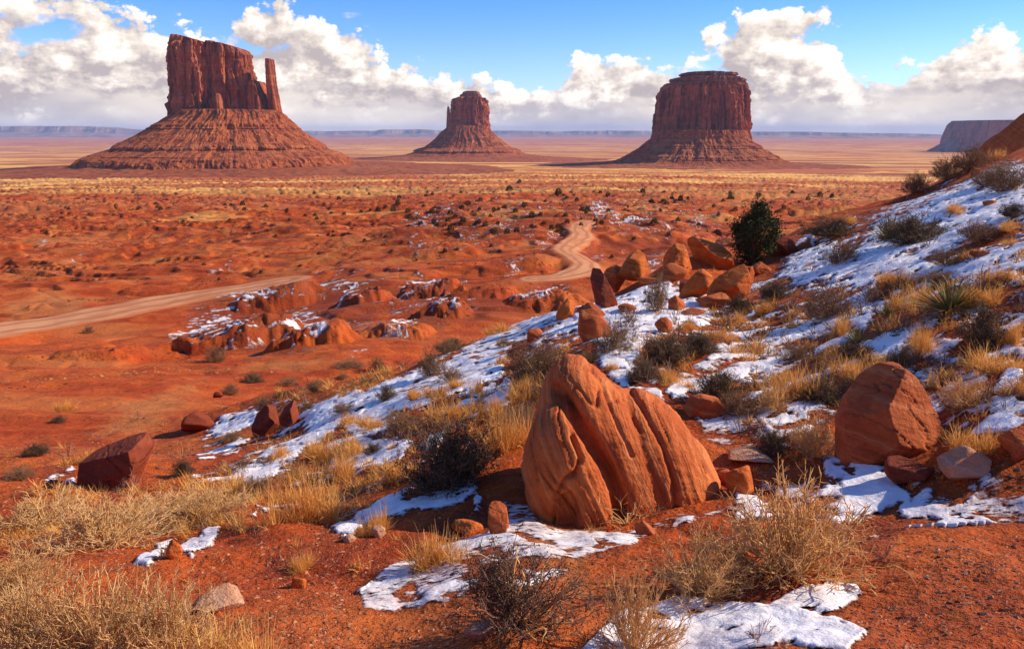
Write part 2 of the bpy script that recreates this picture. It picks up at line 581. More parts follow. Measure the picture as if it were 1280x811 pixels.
def poly_field(pts, rmin, rmax, edge_px=14.0, ragged=1.0):
    """signed 0..1 field inside an outline whose corners stand on the ground"""
    q = []
    for (px, py) in pts:
        w = hit(px, py, rmin, rmax)
        q.append((math.atan2(w[0], w[1]), math.log(math.hypot(w[0], w[1]))))
    q = np.array(q)
    r0 = np.searchsorted(LR, q[:, 1].min() - .15); r1 = np.searchsorted(LR, q[:, 1].max() + .15)
    a0 = np.searchsorted(AZ[:NF], q[:, 0].min() - .06); a1 = np.searchsorted(AZ[:NF], q[:, 0].max() + .06)
    sl = (slice(max(r0, 0), r1), slice(max(a0, 0), min(a1, NF)))
    A = AZ[None, sl[1]] + 0 * LR[sl[0], None]
    L = LR[sl[0], None] + 0 * A
    # depression makes a log-distance step look shorter than a sideways one
    rm = math.exp(q[:, 1].mean())
    ks = float(np.clip(abs((lookup(H, *[rm * math.sin(q[:, 0].mean()), rm * math.cos(q[:, 0].mean())]) - ZC) / rm), .06, .6))
    x, y = A * FPX, L * FPX * ks
    vx, vy = q[:, 0] * FPX, q[:, 1] * FPX * ks
    inside = np.zeros(A.shape, bool)
    dist = np.full(A.shape, 1e9)
    n = len(q)
    for i in range(n):
        x0, y0, x1, y1 = vx[i], vy[i], vx[(i + 1) % n], vy[(i + 1) % n]
        c = ((y0 > y) != (y1 > y))
        if y1 != y0:
            inside ^= c & (x < (x1 - x0) * (y - y0) / (y1 - y0) + x0)
        ex, ey = x1 - x0, y1 - y0
        t = np.clip(((x - x0) * ex + (y - y0) * ey) / (ex * ex + ey * ey + 1e-9), 0, 1)
        dist = np.minimum(dist, np.hypot(x - x0 - t * ex, y - y0 - t * ey))
    sd = np.where(inside, dist, -dist)
    return sl, sd / edge_px + ragged * EDGE[sl]


def paint(field, polys, rmin, rmax, edge=14.0, ragged=1.0, speck=None):
    for pl in polys:
        amt = 1.0
        if isinstance(pl, tuple):
            amt, pl = pl
        sl, f = poly_field(pl, rmin, rmax, edge, ragged)
        f = np.clip(f, -1, amt)
        if amt < .3 and speck is not None:
            f = f - speck[sl]
        field[sl] = np.maximum(field[sl], f)


# --- dirt road
ROADS = [([(-40, 418), (0, 411), (60, 403), (130, 391), (200, 377), (260, 366), (320, 357), (352, 351)], 5.4, 60),
         ([(738, 276), (722, 284), (729, 294), (712, 306), (706, 313), (722, 321), (734, 330), (728, 339), (703, 346), (668, 348)], 2.8, 90)]
ROAD = np.full(H.shape, -9.0)
for pts, hw, rmin in ROADS:
    w = np.array([hit(px, py, rmin, 900, BASE) for px, py in pts])
    t = np.arange(len(w)); tt = np.linspace(0, len(w) - 1, 90)
    lx, ly = np.interp(tt, t, w[:, 0]), np.interp(tt, t, w[:, 1])
    for _ in range(5):
        lx[1:-1] = (lx[:-2] + lx[1:-1] + lx[2:]) / 3; ly[1:-1] = (ly[:-2] + ly[1:-1] + ly[2:]) / 3
    rl = np.hypot(lx, ly); al = np.arctan2(lx, ly)
    sl = (slice(*np.searchsorted(RR, [rl.min() - 20, rl.max() + 20])), slice(*np.searchsorted(AZ[:NF], [al.min() - .12, al.max() + .12])))
    x, y = GX[sl], GY[sl]
    dm = np.full(x.shape, 1e9)
    for i in range(len(lx)):
        dm = np.minimum(dm, np.hypot(x - lx[i], y - ly[i]))
    ROAD[sl] = np.maximum(ROAD[sl], (hw - dm) / hw + .30 * WM[sl])
flat = sstep(ROAD, -.5, .05)
H = H * (1 - flat) + (BASE - .1) * flat

# --- snow lying on the slopes that face away from the sun
SNOW = np.full(H.shape, -1.0)
SN_NEAR = [
    # bottom edge and round the straw bush
    [(720, 815), (770, 770), (850, 745), (960, 755), (1010, 728), (1070, 722), (1078, 745), (1040, 768), (1085, 790), (1060, 815)],
    (.42, [(920, 618), (950, 618), (962, 650), (940, 672), (915, 660)]),
    [(1022, 572), (1055, 565), (1080, 578), (1118, 580), (1122, 605), (1145, 630), (1180, 652), (1150, 656), (1120, 640), (1085, 645), (1060, 620), (1030, 595)],
    (.5, [(1190, 642), (1240, 618), (1440, 612), (1440, 645), (1230, 648)]),
    # patch left of the split boulder
    (.6, [(445, 740), (500, 700), (560, 680), (640, 650), (690, 660), (760, 665), (830, 655), (790, 680), (700, 700), (640, 700), (580, 745), (500, 765), (455, 760)]),
    (.35, [(632, 632), (665, 630), (670, 652), (690, 690), (650, 690), (638, 660)]),
    [(592, 612), (606, 622), (598, 645), (590, 640)], 
    [(410, 660), (450, 640), (482, 622), (500, 615), (520, 620), (590, 602), (600, 610), (580, 628), (520, 640), (470, 650), (430, 676)],
    [(165, 705), (200, 680), (215, 675), (200, 700), (185, 708)], [(210, 690), (260, 660), (275, 658), (272, 672), (240, 695)],
    [(310, 646), (322, 634), (324, 646), (314, 652)],
    # by the dark boulder on the left
    [(48, 602), (90, 582), (100, 588), (60, 604)], [(72, 604), (92, 596), (96, 604)],
    # left flank of the hill
    [(255, 540), (275, 520), (322, 508), (325, 525), (300, 540), (270, 545)],
    [(240, 570), (300, 545), (315, 548), (280, 566)], 
    [(278, 600), (300, 585), (330, 565), (345, 558), (372, 552), (385, 535), (410, 520), (440, 510), (420, 540), (385, 560), (365, 578), (330, 605), (290, 608)],
    [(370, 525), (395, 505), (430, 490), (455, 490), (480, 478), (520, 465), (560, 450), (590, 430), (640, 405), (690, 388), (720, 395),
     (700, 420), (640, 430), (630, 470), (610, 500), (560, 500), (500, 520), (480, 545), (440, 550), (420, 530), (385, 545)],
    [(400, 560), (440, 545), (500, 545), (520, 550), (500, 575), (450, 590), (420, 590)],
    [(600, 500), (632, 470), (650, 480), (620, 510)], 
    [(520, 560), (540, 540), (560, 540), (540, 565)],
    # the tongue between the rocks and the boulder
    [(700, 395), (740, 375), (770, 372), (800, 360), (810, 350), (840, 345), (850, 365), (900, 400), (880, 405), (840, 415), (800, 440), (790, 480), (830, 488), (860, 470),
     (880, 480), (880, 495), (830, 500), (790, 500), (750, 460), (735, 420), (700, 420)],
    [(820, 400), (850, 385), (900, 395), (860, 410)],
    [(830, 490), (900, 462), (960, 445), (985, 440), (985, 452), (930, 475), (890, 490), (840, 500)],
    [(895, 430), (960, 425), (975, 415), (1000, 405), (1000, 425), (960, 445), (900, 460), (870, 470)],
    [(950, 420), (1000, 400), (1060, 395), (1100, 400), (1080, 415), (1010, 425), (955, 432)],
    # sloping field right of the juniper
    [(965, 350), (985, 322), (1010, 310), (1000, 290), (1030, 300), (1060, 315), (1085, 300), (1090, 270), (1130, 262), (1170, 245), (1240, 205), (1275, 200), (1440, 240), (1440, 280), (1240, 285), (1200, 310),
     (1165, 325), (1130, 345), (1100, 350), (1080, 370), (1040, 358), (1000, 362)],
    [(1060, 275), (1100, 262), (1140, 245), (1200, 220), (1440, 180), (1440, 215), (1200, 240), (1120, 280)],
    [(1090, 345), (1200, 318), (1440, 290), (1440, 345), (1240, 350), (1180, 350), (1120, 365)],
    [(1055, 372), (1090, 360), (1120, 365), (1110, 382), (1090, 395), (1060, 400)],
    [(1055, 430), (1090, 425), (1130, 405), (1150, 410), (1130, 440), (1090, 445)],
    [(1140, 468), (1180, 445), (1210, 440), (1205, 465), (1160, 478)],
    [(1060, 480), (1085, 472), (1100, 490), (1080, 515), (1055, 515)],
    [(1180, 400), (1220, 380), (1235, 388), (1210, 405)], [(1240, 392), (1440, 390), (1440, 400), (1245, 405)],
    [(1240, 485), (1258, 462), (1275, 465), (1275, 500), (1440, 520), (1235, 520)],
    [(1170, 500), (1215, 495), (1240, 510), (1200, 520)],
    (.5, [(885, 548), (930, 552), (950, 552), (945, 558), (900, 555)]), 
    [(870, 520), (920, 522), (935, 530), (905, 542), (880, 540)], [(945, 515), (965, 520), (950, 535)],
]
SN_FAR = [
    (.5, [(205, 420), (235, 398), (262, 385), (285, 380), (300, 400), (325, 405), (330, 425), (290, 432), (235, 428)]),
    (.5, [(265, 372), (300, 360), (340, 358), (350, 375), (310, 380)]), (.6, [(330, 395), (352, 378), (360, 382), (345, 398)]),
    (.5, [(350, 405), (365, 390), (385, 388), (405, 400), (410, 418), (380, 430), (358, 420)]),
    (.6, [(415, 350), (440, 348), (455, 362), (440, 372), (420, 366)]), (.4, [(445, 365), (470, 356), (472, 368), (450, 374)]),
    (.6, [(498, 362), (530, 342), (560, 348), (562, 356), (530, 360)]), (.6, [(530, 372), (555, 370), (578, 382), (575, 392), (540, 392)]),
    (.5, [(478, 415), (495, 398), (520, 398), (520, 408), (500, 418)]),
    (.35, [(640, 372), (665, 356), (700, 356), (715, 362), (690, 370), (670, 384)]),
    (.45, [(736, 252), (752, 250), (775, 265), (815, 275), (845, 285), (870, 292), (840, 298), (800, 286), (760, 280), (740, 268)]),
    (.25, [(500, 282), (520, 268), (548, 258), (560, 268), (545, 282), (505, 290)]),
    (.3, [(605, 290), (625, 272), (640, 280), (620, 292)]), (.3, [(520, 320), (550, 308), (555, 316), (530, 326)]),
    (.3, [(625, 345), (640, 325), (655, 322), (650, 345), (635, 350)]), (.25, [(670, 305), (690, 292), (705, 288), (700, 300), (680, 312)]),
    (.3, [(805, 325), (815, 318), (840, 320), (838, 335), (815, 340)]), (.2, [(740, 322), (750, 315), (758, 325), (745, 332)]),
    (.2, [(85, 328), (100, 315), (110, 318), (95, 330)]), (.2, [(45, 310), (60, 297), (68, 300), (55, 312)]), (.2, [(185, 300), (200, 292), (208, 298), (195, 304)]),
    (.2, [(850, 262), (880, 270), (905, 282), (880, 290), (860, 280)]), (.2, [(265, 340), (285, 328), (292, 334), (275, 344)]),
    (.3, [(430, 440), (460, 432), (470, 440), (440, 448)]), (.3, [(770, 300), (785, 290), (800, 296), (780, 306)]),
]
STREAK = fbm((GX * .8 + GY * .5) / .55, (GY * .8 - GX * .5) / .20, 3, 57)
STREAK_F = fbm((GX * .75 + GY * .65) / 5.0, (GY * .75 - GX * .65) / .9, 4, 58)
SPECK = .0 * sstep(fbm((GX * .8 + GY * .5) / .10, (GY * .8 - GX * .5) / .055, 3, 56) + .2 * WX2, -.12, .16)
paint(SNOW, SN_NEAR, 2.0, 52, 7, 1.25, SPECK)
THIN = np.full(H.shape, -1.0)
paint(THIN, [[(425, 760), (500, 690), (560, 670), (620, 625), (680, 620), (770, 650), (850, 645), (800, 690), (700, 710), (640, 710), (580, 755), (500, 775)],
             [(860, 540), (960, 540), (960, 562), (880, 560)], [(1180, 645), (1240, 610), (1300, 605), (1300, 650)], [(1130, 490), (1200, 435), (1230, 440), (1210, 480)],
             [(1060, 290), (1140, 240), (1440, 170), (1440, 205), (1180, 245), (1100, 300)], [(420, 545), (520, 470), (600, 425), (700, 385), (720, 400), (600, 470), (500, 540)],
             [(870, 535), (880, 515), (940, 515), (960, 540), (920, 550)]], 2.5, 55, 10, .6)
DUST = np.full(H.shape, -1.0)
paint(DUST, [[(240, 600), (260, 530), (330, 500), (420, 500), (520, 460), (640, 400), (740, 375), (830, 345), (960, 350), (1000, 300), (1440, 170), (1440, 530), (1240, 540), (1090, 560), (940, 560),
               (900, 530), (660, 480), (600, 560), (500, 620), (420, 670), (330, 640)],
              [(560, 700), (620, 620), (700, 670), (860, 640), (960, 600), (1150, 590), (1300, 600), (1300, 650), (1150, 660), (940, 680), (760, 700), (640, 740)]], 2.5, 55, 12, 1.0)
dn_ = fbm((GX * .8 + GY * .5) / 1.5, (GY * .8 - GX * .5) / .75, 4, 64)
dn2 = fbm((GX * .8 + GY * .5) / .5, (GY * .8 - GX * .5) / .28, 3, 66)
SNOW = np.maximum(SNOW, np.where(DUST > 0, np.clip((.75 * dn_ + .45 * dn2 - .13 + .15 * sstep(AZ[None] * GR, 0.5, 4)) * 2.6, -1, .60), -1))
SNOW -= np.where(GR < 60, 1.1 * sstep(fbm(GX / 1.3, GY / 1.0, 4, 68), .20, .46), 0)
near_holes = sstep(fbm(GX / .35, GY / .35, 4, 61), .12, .42)
SNOW -= np.where(GR < 60, 1.1 * near_holes + (.35 + 1.1 * sstep(GR, 8, 20)) * np.maximum(STREAK + .05, 0), 0)
paint(SNOW, SN_FAR, 55, 900, 9, 1.0)
DUSTF = np.full(H.shape, -1.0)
paint(DUSTF, [[(200, 432), (230, 385), (330, 345), (470, 335), (580, 340), (600, 392), (520, 425), (420, 445)], [(470, 300), (560, 250), (700, 245), (900, 250), (900, 295), (760, 300), (700, 290), (560, 330)]], 55, 900, 12, 1.0)
face = np.gradient(H, axis=1) / (GR * math.radians(84 / 1000))          # ground rising to the right looks away from the sun
SNOW = np.maximum(SNOW, np.where((DUSTF > 0) & (GR > 55), np.clip(.8 * fbm(GX / 9, GY / 7, 4, 69) + .5 * np.clip(face * 2.2, -.4, .6) - .16, -1, .5), -1))
SNOW -= np.where(GR > 60, 1.6 * sstep(STREAK_F, -.18, .15) * (GR < 130) + 1.3 * sstep(STREAK_F, -.2, .2) * (GR >= 130), 0)

# --- colour fields of the ground
GOLD = sstep(GR, 360, 700) * sstep(fbm(GX / 900, GY / 260, 4, 71) + .16 + .25 * sstep(GR, 900, 2500), -.08, .25) * (1 - .55 * sstep(GR, 9000, 20000))
GOLD = np.maximum(GOLD, .55 * sstep(fbm(GX / 60, GY / 28, 4, 72), .08, .4) * sstep(GR, 150, 330))
PALE = np.full(H.shape, -1.0)
paint(PALE, [[(775, 250), (800, 248), (850, 262), (865, 272), (830, 275), (790, 268)], [(0, 372), (60, 360), (130, 372), (100, 395), (0, 410)],
             [(690, 280), (740, 280), (750, 300), (720, 310)]], 60, 900, 12, .8)
paint(PALE, [[(110, 545), (140, 500), (200, 490), (262, 470), (255, 490), (200, 540), (150, 552)], [(320, 455), (380, 448), (440, 446), (380, 462)],
             [(640, 640), (780, 640), (800, 600), (900, 575), (900, 560), (760, 640), (740, 760), (640, 700)]], 4, 90, 34, 1.6)
DARK = np.full(H.shape, -1.0)
paint(DARK, [[(480, 358), (560, 350), (640, 366), (690, 388), (600, 405), (520, 402), (480, 380)], [(240, 380), (320, 356), (470, 346), (500, 372), (420, 420), (230, 432)],
             [(690, 300), (820, 290), (860, 300), (800, 330), (740, 340)]], 50, 600, 16, 1.2)
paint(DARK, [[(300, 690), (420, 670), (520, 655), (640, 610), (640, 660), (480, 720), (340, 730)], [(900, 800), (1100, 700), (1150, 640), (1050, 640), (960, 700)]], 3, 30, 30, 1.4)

near_snow = sstep(SNOW, -.9, .2)
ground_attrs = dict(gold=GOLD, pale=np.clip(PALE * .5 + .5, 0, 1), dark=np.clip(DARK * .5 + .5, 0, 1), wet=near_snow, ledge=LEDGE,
                    var=.5 + .5 * fbm(GX / 30, GY / 14, 5, 75), far=sstep(LR[:, None] + 0 * GX, math.log(60), math.log(3000)))

# --- ground material: red sand and gravel, golden grass far out
mg, t, b = new_mat('red_desert_ground')
geo = t.n('ShaderNodeNewGeometry').outputs['Position']


def attr(t, name):
    nd = t.n('ShaderNodeAttribute')
    nd.attribute_name = name
    return nd.outputs['Fac']


n_l = t.noise(geo, .35, 5, .6)
n_m = t.noise(geo, 3.0, 5, .62)
n_s = t.noise(geo, 26, 4, .65)
n_g = t.noise(geo, 90, 3, .6)
c = t.mix(t.ss(n_l, .36, .64), (.43, .048, .005), (.60, .108, .013))
c = t.mix(t.m('MULTIPLY', t.ss(n_m, .48, .66), .55), c, (.28, .034, .006))
c = t.mix(t.m('MULTIPLY', t.ss(attr(t, 'var'), .46, .70), .55), c, (.58, .18, .042))
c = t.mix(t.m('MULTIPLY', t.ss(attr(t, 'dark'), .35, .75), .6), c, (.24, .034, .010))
c = t.mix(t.m('MULTIPLY', t.ss(attr(t, 'pale'), .40, .95), .6), c, (.56, .20, .055))
c = t.mix(t.m('MULTIPLY', attr(t, 'wet'), .6), c, (.19, .026, .007))
# gravel: pale and dark grains
c = t.mix(t.m('MULTIPLY', t.ss(n_s, .56, .70), .55), c, (.62, .23, .09))
c = t.mix(t.m('MULTIPLY', t.ss(n_s, .44, .32), .7), c, (.12, .018, .006))
c = t.mix(t.m('MULTIPLY', t.ss(n_g, .62, .74), .5), c, (.55, .26, .14))
# middle valley: crisp mottling of bare rock, sand and scrub
n_mid = t.noise(geo, .16, 8, .72)
mid = t.m('MULTIPLY', t.ss(attr(t, 'far'), .02, .25), t.m('SUBTRACT', 1.0, t.ss(attr(t, 'far'), .75, 1.0)))
c = t.mix(t.m('MULTIPLY', t.m('MULTIPLY', t.ss(n_mid, .50, .42), .75), mid), c, (.20, .030, .010))
c = t.mix(t.m('MULTIPLY', t.m('MULTIPLY', t.ss(n_mid, .54, .64), .75), mid), c, (.70, .24, .060))
c = t.mix(t.m('MULTIPLY', t.m('MULTIPLY', attr(t, 'ledge'), t.ss(n_mid, .38, .52)), .85), c, (.15, .026, .010))
# far: bands of dry grass and bare red flats, plus painted cloud-shadow bands
stretch = t.scalev(geo, (.0016, .006, .004))
n_f = t.noise(stretch, 1.0, 7, .62)
n_f2 = t.noise(t.scalev(geo, (.02, .05, .05)), 1.0, 6, .65)
far_c = t.mix(t.ss(n_f, .43, .57), (.50, .13, .034), (.95, .50, .115))
n_cloud_shade = t.noise(t.scalev(geo, (.0007, .0028, .002)), 1.0, 4, .55)
far_c = t.mix(t.m('MULTIPLY', t.ss(n_cloud_shade, .56, .61), .85), far_c, (.26, .065, .026))  # wide dark red-brown bands imitate cloud shadows across the plain
far_c = t.mix(t.m('MULTIPLY', t.ss(n_f2, .50, .66), .45), far_c, (.30, .085, .030))
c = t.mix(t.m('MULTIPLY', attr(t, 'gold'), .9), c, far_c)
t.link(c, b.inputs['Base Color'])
bn = bump(t, b, n_s, .9, .05)
bn = bump(t, b, n_m, .6, .3, bn)

V = np.stack([GX, GY, H], -1).reshape(-1, 3)
faces = grid_faces(NR, NA, wrap=True)
V = np.concatenate([V, [[0, 0, float(H[0].mean())]]])
ctr = len(V) - 1
j = np.arange(NA)
tri = np.stack([np.full(NA, ctr), (j + 1) % NA, j], 1)
at = {k: np.concatenate([v.ravel(), [v.ravel()[0]]]) for k, v in ground_attrs.items()}
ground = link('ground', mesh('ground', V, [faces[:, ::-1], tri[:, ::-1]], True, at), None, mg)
tag(ground, 'red desert ground from the hillside to the plain', 'ground', kind='structure')


def sheet(name, height, mat, keep, attrs=None):
    """a sheet lying on the ground: grid cells where keep, lifted by height"""
    use = keep[:-1, :NF - 1] | keep[1:, :NF - 1] | keep[:-1, 1:NF] | keep[1:, 1:NF]
    i, j = np.nonzero(use)
    f = np.stack([i * NA + j, i * NA + j + 1, (i + 1) * NA + j + 1, (i + 1) * NA + j], 1)[:, ::-1]
    ids, inv = np.unique(f, return_inverse=True)
    Z = (H + height).ravel()[ids]
    v = np.stack([GX.ravel()[ids], GY.ravel()[ids], Z], 1)
    return link(name, mesh(name, v, inv.reshape(-1, 4), True, {k: a.ravel()[ids] for k, a in (attrs or {}).items()}), None, mat)


mr, t, b = new_mat('packed_dirt')
geo = t.n('ShaderNodeNewGeometry').outputs['Position']
n1_ = t.noise(t.scalev(geo, (.4, .15, .4)), 1.0, 5, .6)
rc = t.mix(t.ss(n1_, .35, .65), (.52, .19, .075), (.64, .28, .12))
rut = attr(t, 'across')
rutm = t.m('MULTIPLY', t.ss(rut, .42, .55), t.ss(rut, .78, .64))
rc = t.mix(t.m('MULTIPLY', rutm, t.m('ADD', .25, t.m('MULTIPLY', n1_, .8))), rc, (.40, .12, .040))
rc = t.mix(t.ss(rut, .28, .05), rc, (.50, .13, .035))
t.link(rc, b.inputs['Base Color'])
road = sheet('dirt_road', np.clip(ROAD, -.25, .25) * .5, mr, ROAD > -.15, {'across': np.clip(ROAD, 0, 1)})
tag(road, 'pale dirt road winding through the red valley', 'road', kind='structure')

ms, t, b = new_mat('old_snow')
geo = t.n('ShaderNodeNewGeometry').outputs['Position']
n_a = t.noise(geo, 2.2, 5, .6)
n_b = t.noise(geo, 14, 5, .7)
c = t.mix(t.ss(n_a, .40, .62), (.93, .87, .83), (.80, .70, .66))
c = t.mix(t.m('MULTIPLY', t.ss(n_b, .60, .74), .5), c, (.50, .27, .19))
t.link(c, b.inputs['Base Color'])
c = t.mix(t.m('MULTIPLY', t.ss(attr(t, 'cover'), .62, .30), .65), c, (.52, .24, .14))
t.link(c, b.inputs['Base Color'])
# thin snow is lacy: soil shows through where the cover is low
cov = attr(t, 'cover')
lace = t.noise(t.scalev(geo, (9, 17, 12)), 1.0, 5, .68)
lace2 = t.noise(t.scalev(geo, (1.6, 3.6, 2)), 1.0, 4, .6)
lace = t.m('ADD', t.m('MULTIPLY', lace, .75), t.m('MULTIPLY', lace2, .25))
alpha = t.ss(t.m('ADD', t.m('MULTIPLY', cov, .55), t.m('SUBTRACT', lace, .70)), -.035, .075)
om = [n for n in ms.node_tree.nodes if n.type == 'OUTPUT_MATERIAL'][0]
trn = t.n('ShaderNodeBsdfTransparent')
mxs = t.n('ShaderNodeMixShader')
t.link(alpha, mxs.inputs[0]); t.link(trn.outputs[0], mxs.inputs[1]); t.link(b.outputs[0], mxs.inputs[2])
t.link(mxs.outputs[0], om.inputs['Surface'])
b.inputs['Roughness'].default_value = .65
b.inputs['Subsurface Weight'].default_value = .0
bn = bump(t, b, n_b, .5, .03)
bump(t, b, n_a, .5, .12, bn)
SNOW[:, NF:] = -1
thick = np.where(GR < 60, .020 + .0016 * GR, .03 + GR * .0007)
COVER = np.clip(SNOW * .55 + .34 + .12 * WX2 - .18 * np.maximum(STREAK, 0) * (GR > 7), 0, .90)
COVER = np.where(THIN > 0, np.minimum(COVER, .30 + .35 * np.clip(SNOW, 0, 1) + .12 * WX), COVER)
lift = np.clip(SNOW * 1.6 + .25, -1, 1) * thick * np.where(THIN > 0, .45, 1)
lift = lift + np.where(GR < 60, .25 * thick * WX2, 0) * (SNOW > 0)
snow = sheet('snow', lift, ms, SNOW > -.35, {'cover': COVER})
tag(snow, 'melting snow patches on the shaded hillsides', 'snow', kind='stuff')

# ------------------------------------------------------------------ buttes and mesas
def rock_mat(name, c0, c1, dark, pale, sc, strata=.03, streak=(.06, .06, .006), bstr=.6, bdist=6.0):
    m, t, b = new_mat(name)
    geo = t.n('ShaderNodeNewGeometry').outputs['Position']
    a = t.noise(t.scalev(geo, (sc, sc, sc)), 1.0, 6, .62)
    s = t.noise(t.scalev(geo, streak), 1.0, 5, .6)
    h = t.noise(t.scalev(geo, (.002, .002, strata)), 1.0, 5, .7)
    c = t.mix(t.ss(a, .35, .65), c0, c1)
    c = t.mix(t.m('MULTIPLY', t.ss(h, .48, .62), .5), c, pale)
    c = t.mix(t.m('MULTIPLY', t.ss(s, .48, .60), .8), c, dark)
    t.link(c, b.inputs['Base Color'])
    f = t.noise(t.scalev(geo, (sc * 3, sc * 3, sc * 1.2)), 1.0, 6, .65)
    bump(t, b, f, bstr, bdist)
    return m


m_cliff = rock_mat('butte_sandstone', (.30, .066, .026), (.46, .115, .044), (.095, .022, .012), (.56, .18, .075), .05)
m_talus = rock_mat('butte_talus', (.36, .078, .024), (.54, .145, .046), (.20, .040, .015), (.62, .22, .075), .09, .06, (.05, .05, .05), .9, 8.0)
m_cap = rock_mat('butte_cap_rock', (.22, .065, .035), (.34, .11, .055), (.14, .045, .03), (.40, .16, .09), .08, .12, (.02, .02, .2), .6, 5)


def stack(D, levels, depth, n_exp, N, K, z_lo=None, top=None, cols=(), strata=0.0, noise_amp=0.0, noise_lam=20.0,
          wob=0.0, cx_depth=0.0, seed=0, gully=0.0, step=0.0, skew=0.0, ledges=(), blocky=0.0):
    """body whose left and right outlines follow levels (py, pxL, pxR) at depth D; depth = half depth in metres or a
    factor of the half width"""
    zl, xl, xr = [], [], []
    fx_ = (D + cx_depth) / D
    for py, l, r in levels:
        p = P(l, py, D); q = P(r, py, D)
        zl.append(p[2]); xl.append(p[0] * fx_); xr.append(q[0] * fx_)
    o = np.argsort(zl)
    zl, xl, xr = np.array(zl)[o], np.array(xl)[o], np.array(xr)[o]
    zb = zl[0] if z_lo is None else z_lo
    th0 = np.linspace(0, 2 * np.pi, 4001)
    e = 2 / n_exp
    cw = np.mean((xr - xl) / 2)
    dd = depth if depth > 4 else depth * cw
    ux = np.sign(np.sin(th0)) * np.abs(np.sin(th0)) ** e
    uy = np.sign(np.cos(th0)) * np.abs(np.cos(th0)) ** e      # starts at the back
    s = np.concatenate([[0], np.cumsum(np.hypot(np.diff(ux) * cw, np.diff(uy) * dd))])
    sg = np.linspace(0, s[-1], N, endpoint=False)
    ux = np.interp(sg, s, ux); uy = np.interp(sg, s, uy)
    if top is not None:
        tx = fx_ * np.array([P(px, py, D)[0] for px, py in top]); tz = np.array([P(px, py, D)[2] for px, py in top])
    k = np.linspace(0, 1, K)[:, None]
    xm = (np.interp(zl[-1], zl, xl) + np.interp(zl[-1], zl, xr)) / 2
    hw_top = (xr[-1] - xl[-1]) / 2

    def ztop(x):
        return np.interp(x, tx, tz) if top is not None else np.full(np.shape(x), zl[-1])
    zt = ztop(xm + ux * hw_top)[None]
    z = zb + k * (zt - zb)
    zw = z + (wob * fbm(np.cos(sg / s[-1] * 2 * np.pi)[None] * 3 + seed, np.sin(sg / s[-1] * 2 * np.pi)[None] * 3 + 0 * z, 3, seed) if wob else 0)
    L = np.interp(zw, zl, xl); R = np.interp(zw, zl, xr)
    c, hw = (L + R) / 2, (R - L) / 2
    dep = depth + 0 * hw if depth > 4 else depth * hw
    x = c + ux[None] * hw
    y = D + cx_depth + uy[None] * dep + skew * ux[None] * hw
    # outward normal in plan
    nx, ny = ux[None] / np.maximum(hw, 1e-3), uy[None] / np.maximum(dep, 1e-3)
    nl = np.hypot(nx, ny) + 1e-9
    nx, ny = nx / nl, ny / nl
    off = np.zeros_like(z)
    S = sg[None] + 0 * z
    for lam, amp in cols:
        w = S / lam + .9 * fbm(S / (2.2 * lam), z / 400 + seed, 3, seed + 5) + .12 * perlin(S / lam, z / (lam * 2.5), seed + 6)
        fu = w - np.floor(w)
        cell = np.floor(w).astype(int)
        hsh = np.abs(np.sin(cell * 12.9898 + seed) * 43758.5453) % 1.0
        off += amp * (np.sqrt(np.clip(4 * fu * (1 - fu), 0, 1)) - .8 + .9 * (hsh - .5))
        if step:
            # every column breaks off at its own height and steps back
            off -= .45 * step * amp * sstep(k, .74 + .25 * hsh, .76 + .25 * hsh) * (.4 + hsh)
    if strata:
        off += strata * fbm(z / 9, z * 0 + S / 400, 4, seed + 9)
    if noise_amp:
        off += noise_amp * fbm(S / noise_lam, z / noise_lam * .9, 5, seed + 13)
    if blocky:
        bq = fbm(S / 26, z / 75, 3, seed + 41) * 3.2
        bq2 = fbm(S / 10, z / 34, 3, seed + 43) * 3.0
        off += blocky * ((np.floor(bq) + sstep(bq - np.floor(bq), .4, .6)) * .9 + .45 * (np.floor(bq2) + sstep(bq2 - np.floor(bq2), .35, .65)))
    if gully:
        ang = sg[None] / s[-1] * 2 * np.pi
        gx, gy = np.cos(ang) * 6, np.sin(ang) * 6
        zz_ = z / 70
        off += gully * hw * (.75 * fbm(gx * .7 + .5 * zz_, gy * .7 - .4 * zz_, 5, seed + 17) - .22 * np.abs(fbm(gx * 2.6 + .8 * zz_, gy * 2.6 + .9 * zz_, 4, seed + 19))) * sstep(1 - k, 0, .35)
        off += 5 * fbm(S / 13, z / 11, 5, seed + 23, .62) * sstep(1 - k, .02, .3)
    for pt, pb, outm in ledges:
        za, zb2 = P(CX, pt, D)[2], P(CX, pb, D)[2]
        hgt = za - zb2
        zz2 = z + .35 * hgt * fbm(np.cos(sg / s[-1] * 2 * np.pi)[None] * 5 + seed, np.sin(sg / s[-1] * 2 * np.pi)[None] * 5 + 0 * z, 3, seed + 31)
        gate = sstep(fbm(S / 120, pt + 0 * z, 3, seed + 33), -.35, .05)
        blk = .7 + .6 * np.abs(fbm(S / 14, z / 40, 3, seed + 35))
        off += outm * gate * blk * np.where(zz2 < za, np.clip(1 - (za - zz2) / hgt * .25, 0, 1) * sstep(zz2, zb2 - .12 * hgt, zb2), np.clip(1 - (zz2 - za) / (1.2 * hgt), 0, 1))
    x = x + nx * off; y = y + ny * off
    rows = [np.stack([x[i], y[i], z[i]], -1) for i in range(K)]
    xc, yc = x[-1].mean(), y[-1].mean()
    for q in (.985, .94, .85, .7, .5, .3, .12):
        xx = xc + (x[-1] - xc) * q; yy = yc + (y[-1] - yc) * q
        rows.append(np.stack([xx, yy, ztop(xx) + (1 - q) * .02 * (zt[0] - zb) * 0 + 2.0 * fbm(xx / 14, yy / 14, 3, seed + 21) * sstep(1 - q, 0, .1)], -1))
    V = np.concatenate(rows)
    f = grid_faces(len(rows), N, True)
